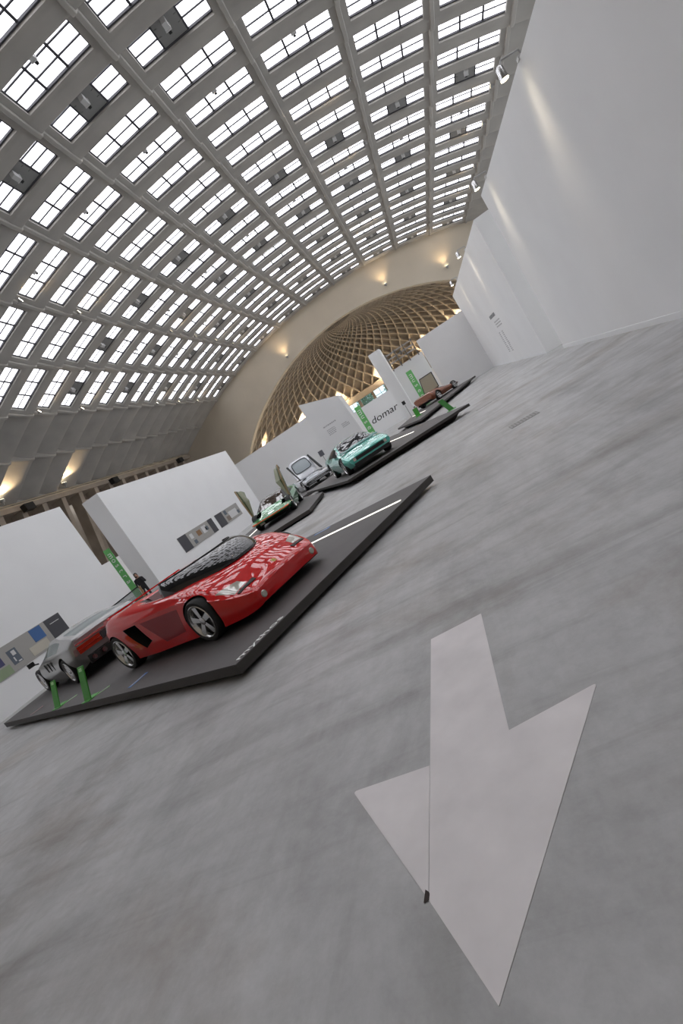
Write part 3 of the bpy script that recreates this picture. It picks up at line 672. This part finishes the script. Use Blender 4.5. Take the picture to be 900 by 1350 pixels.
# ---- red open car
t=thing('car','glossy red low open sports car with a wraparound dark windscreen on the front platform','car',(-4.72,6.92,ZT1),R(-23.5))
ST=[(-1.80,.36,.44,.48,.56,.66,.60,.74,.46,.76),(-1.74,.28,.60,.45,.70,.68,.73,.79,.58,.80),(-1.58,.20,.80,.42,.90,.70,.90,.86,.72,.82),(-1.38,.15,.92,.42,1.0,.70,.99,.90,.78,.82),(-1.05,.13,.97,.42,1.035,.70,1.02,.91,.79,.80),(-.65,.12,.98,.42,1.03,.70,1.02,.91,.79,.86),
 (-.25,.11,.98,.40,1.01,.70,1.01,.86,.80,.60),(.2,.11,.97,.38,.985,.69,1.0,.82,.81,.56),(.6,.11,.97,.38,.98,.68,.99,.79,.80,.60),(.95,.11,.97,.40,1.0,.66,.99,.77,.80,.74),(1.25,.11,.97,.40,1.01,.61,.98,.71,.78,.745),(1.55,.11,.95,.33,.98,.50,.94,.585,.74,.665),(1.8,.10,.87,.26,.88,.40,.85,.455,.66,.53),(1.95,.10,.78,.22,.79,.345,.76,.385,.60,.43),(2.04,.11,.68,.20,.70,.32,.68,.345,.54,.37),(2.075,.13,.62,.20,.65,.30,.63,.315,.50,.33)]
def cls(x,y,z,seg,tt):
    if seg==4 and -.55<x<.85 and abs(y)<.70: return 2
    return 0
bd=car_body(t,ST,cls,[('body',RED),('wheel_arch',BLACK),('cockpit_lining',mat('dark cockpit',(.03,.012,.012),.6)),('side_intake',BLACK)],[(-1.235,.30,.31),(1.235,.30,.31)],lambda r:r+.04,psharp=(1,3),yin=.55,sx=6,cuts=[([(-.76,.66),(-.34,.66),(-.19,.33),(-.46,.25)],.80,1.3,3)])
wheels4(t,(-1.235,1.235),.90,.31,.31,.24,rimr=.78)
def visor(root,cx,rx,ry,zb,cx2,rx2,ry2,zt,amax,m,name='windscreen',th=.02,n=40,k=10):
    b=MB(); bm=b.bm; g=[]
    for j in range(k+1):
        v=j/k; row=[]
        for i in range(n+1):
            a=lerp(-amax,amax,i/n); ca,sa=math.cos(a),math.sin(a); q=math.sin(v*PI/2); w_=1-math.cos(v*PI/2); w_=w_*.8+v*.2
            row.append(Vector((lerp(cx+rx*ca,cx2+rx2*ca,w_),lerp(ry*sa,ry2*sa,w_),lerp(zb,zt,q*.75+v*.25))))
        g.append(row)
    V=[[bm.verts.new(p) for p in r] for r in g]
    for r1,r2 in zip(V,V[1:]):
        for i in range(n): bm.faces.new([r1[i],r1[i+1],r2[i+1],r2[i]])
    o=b.build(name,m,root,smooth=60); md=o.modifiers.new('s','SOLIDIFY'); md.thickness=th; return o
VG=mat('visor glass',(.006,.007,.010),.02,spec=.75)
visor(t,.48,1.0,.83,.70,.36,.52,.70,.985,R(94),VG)
top=[(.36+.52*math.cos(lerp(-R(94),R(94),i/30)),.70*math.sin(lerp(-R(94),R(94),i/30)),.983) for i in range(31)]
b=MB(); b.tube(top,.014,6); b.build('windscreen_rim',BLACK,t)
# tail wing across the rear deck
b=MB(); b.hexa([(-1.64,-.80,.885),(-1.44,-.80,.895),(-1.44,.80,.895),(-1.64,.80,.885),(-1.64,-.80,.90),(-1.44,-.80,.92),(-1.44,.80,.92),(-1.64,.80,.90)]); b.build('tail_wing',RED,t)
for s in (-1,1):
    b=MB(); b.hexa([(-1.62,s*.80-.03,.80),(-1.40,s*.80-.03,.82),(-1.40,s*.80+.03,.82),(-1.62,s*.80+.03,.80),(-1.64,s*.80-.02,.895),(-1.44,s*.80-.02,.915),(-1.44,s*.80+.02,.915),(-1.64,s*.80+.02,.895)]); b.build('wing_strut',RED,t)
    drape(t,'headlamp',[(1.60,s*.86),(1.84,s*.77),(1.86,s*.54),(1.74,s*.56)],bd,CLEAR)
    drape(t,'bonnet_slot',[(1.87,s*.76),(1.90,s*.745),(1.945,s*.44),(1.895,s*.44)],bd,BLACK,off=.012)
    lathe_part(t,'fog_lamp',[(.056,-.06),(.056,.01),(.04,.025)],CLEAR,'x',(2.06,s*.565,.215))
    drape(t,'door_panel',[(-.20,.645),(.86,.60),(.72,.26),(.12,.22)],bd,mat('burgundy door reflection',(.30,.004,.012),.4,spec=.1,coat=.5,cior=1.5),axis='y',s=s,off=.002,n=12)  # overlay with the door's dark reflection put into a burgundy colour
    b=MB(); b.hexa([(-.35,s*.36-.22,.45),(.15,s*.36-.22,.45),(.15,s*.36+.22,.45),(-.35,s*.36+.22,.45),(-.56,s*.36-.2,.86),(-.42,s*.36-.2,.87),(-.42,s*.36+.2,.87),(-.56,s*.36+.2,.86)]); b.build('seat',mat('dark red leather',(.12,.02,.02),.5),t)
b=MB(); b.tube([(.18+.04*math.sin(a),-.36+.18*math.cos(a),.70+.15*math.sin(a)) for a in [2*PI*k/20 for k in range(21)]],.014,6); b.build('steering_wheel',BLACK,t)
drape(t,'bonnet_badge',[(1.90,-.03),(1.96,-.03),(1.96,.03),(1.90,.03)],bd,mat('badge yellow',(.6,.42,.05),.4),n=2)
def slots(paint,glass=GLASS): return [('body',paint),('wheel_arch',BLACK),('windscreen',glass),('side_window',glass),('rear_window',glass),('grille',BLACK)]
# ---- grey coupe behind the red car
t=thing('car','grey wedge coupe seen from behind, with a wide red tail lamp','car',(-9.85,9.43,ZT1),R(152)); t.scale=(.9,.9,.9)
ST=[(-2.14,.42,.55,.56,.88,.76,.88,.90,.76,.92),(-2.05,.30,.72,.54,.96,.82,.93,.97,.76,.99),(-1.6,.18,.86,.52,1.0,.82,.95,1.02,.72,1.04),(-1.0,.15,.88,.48,1.01,.80,.95,1.06,.66,1.09),(-.5,.14,.88,.46,1.0,.78,.94,1.12,.60,1.15),(0,.14,.88,.45,.99,.77,.94,1.13,.58,1.16),(.4,.14,.88,.45,.99,.75,.94,1.08,.58,1.11),(.9,.14,.88,.44,.99,.72,.93,.88,.62,.91),(1.35,.14,.86,.42,.99,.66,.90,.70,.62,.72),(1.8,.16,.78,.38,.9,.54,.82,.57,.55,.59),(2.15,.2,.6,.34,.74,.42,.68,.45,.45,.47)]
def c2(x,y,z,seg,tt):
    if seg==0: return 1
    if seg==3 and -1.05<x<.95 and .2<tt<.88: return 3
    if seg==4 and .35<x<1.3: return 2
    if seg==4 and -1.9<x<-.75 and tt>.1: return 4
    return 0
car_body(t,ST,c2,slots(SILVER,GREENGLASS),[(-1.32,.33,.33),(1.32,.33,.33)],lambda r:r+.06,psharp=(1,3,4),yin=.5)
wheels4(t,(-1.32,1.32),.87,.33,.33,.25,spokes=10)
for s in (-1,1):
    b=MB(); a0,a1=min(s*.24,s*.80),max(s*.24,s*.80); b.hexa([(-2.165,a0,.58),(-2.05,a0,.58),(-2.05,a1,.58),(-2.165,a1,.58),(-2.17,a0,.75),(-2.05,a0,.75),(-2.05,a1,.75),(-2.17,a1,.75)]); o=b.build('tail_lamp',ORANGE,t)
    b=MB(); b.box(-2.18,-2.16,a0,a1,.66,.67); b.build('chrome_line',ALU,o)
b=MB(); b.box(-2.19,-2.10,-.80,.80,.79,.83); b.build('chrome_trim',ALU,t)
for y in (.35,.60,-.35,-.6): lathe_part(t,'exhaust_pipe',[(.055,-2.22),(.055,-2.0)],ALU,'x',(0,y,.36))
b=MB(); b.box(-2.14,-2.04,-.7,.7,.26,.46); b.build('rear_valance',BLACK,t)
b=MB(); b.box(-2.172,-2.1,-.22,.22,.58,.75); b.build('rear_panel',mat('dark rear panel',(.04,.04,.045),.4),t)
b=MB(); b.box(.78,.86,1.0,1.16,.82,.94); b.tube([(.82,.92,.80),(.82,1.05,.86)],.02,6); b.build('wing_mirror',BLACK,t)
for s in (1,):
  for k in range(3):
    b=MB(); x=-.55+.32*k; b.hexa([(x,s*.985,.50),(x+.05,s*.985,.50),(x+.20,s*.96,.72),(x+.15,s*.96,.72),(x,s*1.005,.50),(x+.05,s*1.005,.50),(x+.20,s*.985,.72),(x+.15,s*.985,.72)]); b.build('side_vent',BLACK,t)
d=link('open_door',None,t); d.location=(.30,-.98,0)
ux,uy=-.42,-.91
def dp(u,z,o=0): return (ux*u+uy*o*-1*.0-.9*o,uy*u+.42*o,z)
b=MB(); q=[(.0,.25),(1.02,.30),(1.08,.74),(.0,.76)]; b.hexa([dp(u,z,-.03) for u,z in q]+[dp(u,z,.04) for u,z in q]); b.build('door_panel',SILVER,d)
q=[(.02,.76),(1.05,.74),(1.08,1.07),(.06,.97)]
b=MB(); b.tube([dp(u,z) for u,z in q+q[:1]],.02,6); b.build('door_frame',BLACK,d)
b=MB(); b.hexa([dp(u,z,-.006) for u,z in q]+[dp(u,z,.006) for u,z in q]); b.build('door_glass',mat('pale door glass',(.45,.55,.55),.1,alpha=.4),d)
b=MB(); q=[(1.05,.32),(1.10,.32),(1.15,1.05),(1.09,1.07)]; b.hexa([dp(u,z,-.05) for u,z in q]+[dp(u,z,.05) for u,z in q]); b.build('door_edge',TAN,d)
# ---- teal wedge coupe
tc_=Vector((-4.55*sc-.02,19.75*sc,0)); 
t=thing('car','teal wedge coupe with a black front slot on the middle platform','car',(-3.62,18.72,ZT2),R(-66))
ST=[(-2.02,.45,.6,.56,.8,.72,.82,.82,.7,.83),(-1.9,.3,.74,.52,.92,.76,.9,.86,.7,.88),(-1.3,.18,.84,.5,.97,.76,.92,.95,.64,.97),(-.7,.16,.86,.47,.97,.74,.92,1.08,.58,1.11),(-.2,.16,.86,.45,.96,.73,.92,1.12,.56,1.16),(.2,.16,.86,.45,.96,.71,.91,1.08,.58,1.12),(.75,.16,.86,.44,.96,.70,.90,.84,.68,.88),(1.1,.16,.86,.44,.97,.68,.90,.74,.72,.77),(1.5,.17,.84,.42,.95,.62,.89,.66,.70,.68),(1.85,.19,.78,.40,.9,.55,.86,.58,.66,.60),(2.08,.24,.70,.38,.82,.48,.80,.50,.62,.52)]
def c3(x,y,z,seg,tt):
    if seg==0: return 1
    if seg==3 and -.95<x<.7 and .15<tt<.85: return 3
    if seg==4 and .12<x<.93: return 2
    if seg==4 and -1.7<x<-.7 and tt>.15: return 4
    return 0
car_body(t,ST,c3,slots(TEAL),[(-1.18,.32,.32),(1.22,.32,.32)],lambda r:r+.055,yin=.5)
wheels4(t,(-1.18,1.22),.83,.32,.32,.23,spokes=5)
b=MB(); b.hexa([(2.0,-.58,.36),(2.092,-.58,.36),(2.092,.58,.36),(2.0,.58,.36),(1.98,-.56,.475),(2.096,-.56,.475),(2.096,.56,.475),(1.98,.56,.475)]); b.build('front_slot',BLACK,t)
for s in (-1,1):
    o=None
    for k in (0,1): 
        b=MB(); y0=s*(.59+.105*k); y1=s*(.59+.105*k+.095); a,c=min(y0,y1),max(y0,y1); x1=2.09-.07*k; b.hexa([(1.9,a,.37),(x1,a,.37),(x1,c,.37),(1.9,c,.37),(1.9,a,.48),(x1,a,.48),(x1,c,.48),(1.9,c,.48)]); b.build('headlamp',CLEAR,t)
b=MB(); b.hexa([(1.03,-.80,.80),(1.20,-.82,.755),(1.20,.82,.755),(1.03,.80,.80),(1.03,-.80,.815),(1.20,-.82,.77),(1.20,.82,.77),(1.03,.80,.815)]); b.build('cowl_band',mat('dark teal',(.01,.16,.14),.3),t)
b=MB(); b.box(1.9,2.085,-.72,.72,.17,.30); b.build('lower_grille',BLACK,t)
b=MB(); b.tube([(.9,-.55,.86),(.5,.1,1.03)],.012,6); b.tube([(.92,.1,.88),(.5,.55,1.02)],.012,6); b.build('wiper',BLACK,t)
# ---- green low wedge with raised doors
t=thing('car','metallic green low wedge car with both doors raised like wings','car',(-7.75,19.35,ZT1),R(-80))
ST=[(-2.0,.40,.6,.5,.80,.66,.82,.76,.70,.78),(-1.8,.26,.76,.46,.86,.70,.85,.84,.66,.86),(-1.2,.18,.8,.44,.89,.70,.86,.90,.58,.92),(-.5,.15,.82,.42,.89,.66,.86,.97,.50,.99),(0,.15,.82,.41,.89,.62,.85,.95,.50,.97),(.6,.15,.82,.40,.89,.57,.84,.74,.58,.76),(1.2,.16,.80,.37,.88,.50,.84,.54,.66,.56),(1.7,.22,.76,.34,.86,.42,.84,.44,.70,.45),(2.08,.30,.70,.33,.82,.365,.82,.37,.70,.375)]
def c4(x,y,z,seg,tt):
    if seg==0: return 1
    if seg==3 and -.6<x<.85 and .15<tt: return 3
    if seg==4 and -.1<x<1.0: return 2
    if seg==4 and -1.6<x<-.6: return 4
    return 0
AMB=mat('amber coated glass',(.04,.025,.018),.04,spec=.5)
car_body(t,ST,c4,slots(GREENP,AMB)[:3]+[('cabin_opening',BLACK),('rear_window',BLACK)],[(-1.15,.32,.32),(1.2,.32,.32)],lambda r:r+.05,yin=.48)
wheels4(t,(-1.15,1.2),.78,.32,.32,.22)
b=MB(); b.hexa([(2.04,-.83,.335),(2.10,-.80,.335),(2.10,.80,.335),(2.04,.83,.335),(2.0,-.83,.385),(2.085,-.80,.37),(2.085,.80,.37),(2.0,.83,.385)]); b.build('orange_nose_strip',mat('orange red',(.75,.12,.04),.35),t)
b=MB(); b.hexa([(1.75,-.72,.16),(1.85,-.7,.16),(1.85,.7,.16),(1.75,.72,.16),(1.9,-.76,.31),(2.06,-.74,.33),(2.06,.74,.33),(1.9,.76,.31)]); b.build('front_undertray',BLACK,t)
b=MB(); b.box(1.55,2.0,-.55,-.35,.20,.28); b.build('front_lamp',CLEAR,t)
for s in (-1,1):
    d=link('raised_door',None,t); d.location=(.95,s*.86,.55)
    q=[(.12,0,0),(-.10,s*.04,.02),(-.62,s*.12,1.15),(-.30,s*.16,1.28),(-.02,s*.08,.75)]; iw=-s*.05
    def wedge(q,w0): return q,[(x,y-s*(w0+.30*min(1,max(0,(z-.1)/.8))*(1 if z<1.0 else .55)),z) for x,y,z in q]
    A_,B_=wedge(q,.05)
    b=MB(); a=[b.bm.verts.new(p) for p in A_]; e=[b.bm.verts.new((p[0],lerp(A_[i][1],p[1],.35),p[2])) for i,p in enumerate(B_)]; b.bm.faces.new(a); b.bm.faces.new(e[::-1])
    for i in range(5): b.bm.faces.new([a[i],a[(i+1)%5],e[(i+1)%5],e[i]])
    b.build('door_skin',mat('dark olive door',(.06,.085,.03),.3,coat=.6),d)
    g1=[(p[0]*.9-.02,lerp(A_[i][1],p[1],.36),p[2]*.93+.06) for i,p in enumerate(B_)]; g2=[(p[0]*.9-.02,p[1],p[2]*.90+.06) for p in B_]
    b=MB(); a=[b.bm.verts.new(p) for p in g1]; e=[b.bm.verts.new(p) for p in g2]; b.bm.faces.new(a); b.bm.faces.new(e[::-1])
    for i in range(5): b.bm.faces.new([a[i],a[(i+1)%5],e[(i+1)%5],e[i]])
    b.build('door_glass',mat('pale door window',(.34,.36,.26),.08,spec=.8),d)
    b=MB(); b.tube([(.13,0,0),(.0,s*.08,.76),(-.30,s*.16,1.30),(-.64,s*.12,1.16)],.035,6); b.build('door_edge',mat('tan door edge',(.28,.20,.10),.4),d)
# ---- pale silver car with raised canopy
t=thing('car','pale silver car with its glazed canopy tipped up, behind the green car','car',(-8.15,26.5,ZT1),R(-57)); t.scale=(.88,.88,.9)
ST=[(-1.95,.40,.6,.52,.82,.68,.84,.74,.7,.75),(-1.5,.22,.8,.48,.9,.70,.88,.76,.7,.78),(-.8,.17,.84,.46,.92,.70,.88,.74,.7,.74),(0,.16,.84,.45,.92,.68,.88,.72,.7,.72),(.5,.16,.84,.44,.92,.66,.88,.70,.70,.72),(1.1,.17,.82,.42,.92,.62,.88,.66,.68,.69),(1.7,.2,.78,.40,.9,.56,.86,.58,.66,.60),(2.0,.26,.72,.38,.86,.48,.84,.52,.66,.53)]
def c5(x,y,z,seg,tt):
    if seg==0: return 1
    if seg==4 and -1.0<x<.45: return 3
    return 0
car_body(t,ST,c5,[('body',PALE),('wheel_arch',BLACK),('x',BLACK),('cabin_opening',BLACK)],[(-1.15,.32,.32),(1.2,.32,.32)],lambda r:r+.05,yin=.48)
wheels4(t,(-1.15,1.2),.80,.32,.32,.22)
b=MB(); b.box(1.96,2.04,-.75,.75,.30,.42); b.build('front_grille',mat('dark grille',(.03,.03,.03),.5),t); b=MB(); b.box(2.03,2.05,-.55,.55,.345,.375); b.build('chrome_bar',ALU,t)
for s in (-1,1): 
    lathe_part(t,'front_lamp',[(.09,-.05),(.09,.05)],BLACK,'x',(1.98,s*.80,.33))
b=MB(); b.hexa([(.62,-.6,.715),(1.0,-.62,.69),(1.0,.62,.69),(.62,.6,.715),(.62,-.6,.73),(1.0,-.62,.705),(1.0,.62,.705),(.62,.6,.73)]); b.build('bonnet_vent',mat('grey vent',(.12,.13,.15),.3),t)
d=link('canopy',None,t); d.location=(.35,0,.78); 
def shield(sx,sz,y0,th,bulge=.0,n=20):
    pts=[]
    for k in range(n):
        a=2*PI*k/n; c,s=math.cos(a),math.sin(a); p=.42; pts.append((sx*math.copysign(abs(c)**p,c)*(1-.10*s),sz*math.copysign(abs(s)**p,s)))
    return pts
b=MB(); P_=shield(.78,.60,0,0); a=[b.bm.verts.new((-.25-.35*z,y,z+.55)) for y,z in P_]; c=[b.bm.verts.new((-.35-.35*z,y,z+.55)) for y,z in P_]; b.bm.faces.new(a); b.bm.faces.new(c[::-1])
for i in range(len(P_)): b.bm.faces.new([a[i],a[(i+1)%20],c[(i+1)%20],c[i]])
b.build('canopy_shell',PALE,d,smooth=40)
P2_=shield(.58,.36,0,0)
b=MB(); b.tube([(-.24-.35*z,y,z+.68) for y,z in P2_]+[(-.24-.35*P2_[0][1],P2_[0][0],P2_[0][1]+.68)],.02,6); b.build('window_seal',BLACK,d)
b=MB(); a=[b.bm.verts.new((-.268-.35*z,y,z+.68)) for y,z in P2_]; c=[b.bm.verts.new((-.30-.35*z,y,z+.68)) for y,z in P2_]; b.bm.faces.new(a); b.bm.faces.new(c[::-1]); b.build('canopy_glass',mat('pale canopy glass',(.38,.43,.46),.1),d)
for s in (-1,1):
    b=MB(); b.hexa([(.55,s*.78-.05,.0),(.75,s*.82-.05,-.08),(.75,s*.82+.05,-.08),(.55,s*.78+.05,.0),(-.55,s*.80-.04,1.0),(-.40,s*.80-.04,1.05),(-.40,s*.80+.04,1.05),(-.55,s*.80+.04,1.0)]); b.build('canopy_side',BLACK,d)
BRLOC,BRROT=(.16,35.0,ZT2),R(52)
# ---- bronze wedge with the windscreen lifted
t=thing('car','bronze wedge car with its whole windscreen lifted upright on the farthest platform','car',BRLOC,BRROT); t.scale=(.93,.93,.93)
ST=[(-1.75,.35,.6,.5,.82,.66,.84,.76,.72,.78),(-1.6,.22,.78,.46,.9,.68,.88,.82,.66,.84),(-1.0,.16,.82,.44,.93,.66,.88,.84,.62,.86),(-.4,.14,.82,.42,.93,.60,.88,.78,.60,.80),(.2,.14,.82,.40,.92,.54,.86,.62,.60,.63),(.9,.14,.8,.36,.9,.46,.84,.5,.62,.52),(1.5,.18,.76,.32,.84,.38,.80,.40,.62,.41),(1.85,.24,.68,.29,.74,.32,.72,.33,.6,.335)]
def c6(x,y,z,seg,tt):
    if seg==0: return 1
    if seg==4 and -.35<x<.95: return 3
    if seg==3 and -.45<x<.5 and .3<tt: return 3
    return 0
car_body(t,ST,c6,[('body',BRONZE),('wheel_arch',BLACK),('x',BLACK),('cabin_opening',BLACK)],[(-1.05,.31,.31),(1.1,.29,.29)],lambda r:r+.05,yin=.48)
wheels4(t,(-1.05,1.1),.80,.30,.30,.22)
d=link('lifted_windscreen',None,t); d.location=(-.4,0,.80)
q=[(0,-.72),(0,.72),(1.12,.62),(1.12,-.62)]
b=MB(); 
for (z0,y0),(z1,y1) in zip(q,q[1:]+q[:1]): b.tube([(.05+z0*.16,y0,z0),(.05+z1*.16,y1,z1)],.035,6)
b.build('screen_frame',BLACK,d)
b=MB(); b.hexa([(.04+z*.16,y*.98,z) for z,y in q]+[(.06+z*.16,y*.98,z) for z,y in q]); b.build('screen_glass',mat('olive tinted glass',(.30,.27,.20),.15),d)
# ------------------------------------------------------------------ visitor behind the red car
def person(x,y,rz):
    t=thing('person','dark-haired person in black clothes between the white walls, hand raised to face','person',(x,y,0),rz)
    me=bpy.data.meshes.new('body'); V=[(0,0,.98),(0,0,1.20),(0,0,1.42),(0,0,1.50),(0,0,1.56),(.10,0,.92),(.11,0,.50),(.11,0,.10),(.12,-.14,.05),(-.10,0,.92),(-.11,0,.50),(-.11,0,.10),(-.12,-.14,.05),(.18,0,1.40),(.24,.02,1.14),(.12,-.20,1.32),(.05,-.15,1.52),(-.18,0,1.40),(-.23,.01,1.12),(-.17,-.14,.95),(-.14,-.18,.87)]
    E_=[(0,1),(1,2),(2,3),(3,4),(0,5),(5,6),(6,7),(7,8),(0,9),(9,10),(10,11),(11,12),(2,13),(13,14),(14,15),(15,16),(2,17),(17,18),(18,19),(19,20)]
    RD=[.15,.14,.14,.06,.06,.10,.07,.05,.04,.10,.07,.05,.04,.075,.055,.04,.03,.075,.055,.04,.03]
    me.from_pydata(V,E_,[]); o=link('clothed_body',me); md=o.modifiers.new('k','SKIN'); sk=me.skin_vertices[0].data
    for s,r in zip(sk,RD): s.radius=(r*1.1,r*.85)
    sk[0].use_root=True; md2=o.modifiers.new('s','SUBSURF'); md2.levels=md2.render_levels=2
    dg=bpy.context.evaluated_depsgraph_get(); m2=bpy.data.meshes.new_from_object(o.evaluated_get(dg)); bpy.data.objects.remove(o)
    CL=mat('black clothes',(.012,.011,.014),.8); SK=mat('skin',(.40,.22,.15),.55); m2.materials.clear(); m2.materials.append(CL); m2.materials.append(SK)
    for p in m2.polygons:
        c=p.center; p.material_index=1 if (c.z>1.47 and abs(c.x)<.09) or (c.z<.93 and c.x<-.1 and c.y<-.13 and c.z>.8) else 0
    m2.shade_smooth(); link('clothed_body',m2,t)
    b=MB(); b.lathe([(.02,1.50),(.055,1.52),(.072,1.57),(.078,1.63),(.07,1.69),(.045,1.73),(.01,1.745)],18,'z'); b.hexa([(-.012,-.095,1.60),(.012,-.095,1.60),(.012,-.06,1.60),(-.012,-.06,1.60),(-.006,-.08,1.645),(.006,-.08,1.645),(.006,-.06,1.645),(-.006,-.06,1.645)])
    h=b.build('head',SK,t,smooth=60)
    b=MB(); b.box(-.025,.025,-.078,-.06,1.565,1.573); b.build('mouth',mat('lips',(.25,.08,.07),.5),h)
    for s in (-1,1):
        b=MB(); b.lathe([(.004,-.078),(.011,-.072),(.011,-.06)],10,'y',(s*.03,0,1.645)); b.build('eye',BLACK,h)
        b=MB(); b.lathe([(.008,s*.074),(.022,s*.082)],8,'x',(0,0,1.62)); b.build('ear',SK,h)
    b=MB(); b.lathe([(.088,1.50),(.094,1.60),(.092,1.68),(.07,1.74),(.02,1.768)],18,'z',(0,.022,0)); hb=b.build('hair',mat('dark hair',(.02,.012,.008),.6),t,smooth=60)
    for (px,py,pz,n) in ((.05,-.15,1.52,Vector((-.2,-.1,1))),(-.14,-.18,.87,Vector((.1,-.3,-1)))):
        n.normalize(); hd=link('hand',None,t); hd.location=(px,py,pz); u=n.orthogonal().normalized()
        b=MB(); b.tube([-n*.01,n*.05,n*.085],[.028,.034,.03],8); b.build('palm',SK,hd)
        for k in range(4):
            L=(.065,.075,.07,.055)[k]; s=u*(k-1.5)*.017; w=n.cross(u); b=MB(); b.tube([s+n*.08,s+n*(.08+L*.5)+w*.008,s+n*(.08+L)+w*.028],[.009,.0085,.007],6); b.build('finger',SK,hd)
        b=MB(); w=n.cross(u); b.tube([u*.03+n*.02,u*.055+n*.05+w*.01,u*.06+n*.085+w*.02],[.011,.01,.008],6); b.build('thumb',SK,hd)
person(-13.85,17.3,R(40)); bpy.data.objects['person'].scale=(.83,.83,.83)

# ------------------------------------------------------------------ light and view
w=bpy.data.worlds.new('world'); SC.world=w; w.use_nodes=True; nt=w.node_tree; bg=nt.nodes['Background']
tc=nt.nodes.new('ShaderNodeTexCoord'); sep=nt.nodes.new('ShaderNodeSeparateXYZ'); rp=nt.nodes.new('ShaderNodeValToRGB')
nt.links.new(tc.outputs['Generated'],sep.inputs[0]); nt.links.new(sep.outputs[2],rp.inputs[0]); nt.links.new(rp.outputs[0],bg.inputs[0])
rp.color_ramp.elements[0].color=(.90,.94,1,1); rp.color_ramp.elements[1].color=(.96,.98,1,1); bg.inputs[1].default_value=1.15
vs=SC.view_settings; vs.view_transform='Standard'; vs.look='None'; vs.gamma=1; vs.use_curve_mapping=False; vs.exposure=0.92
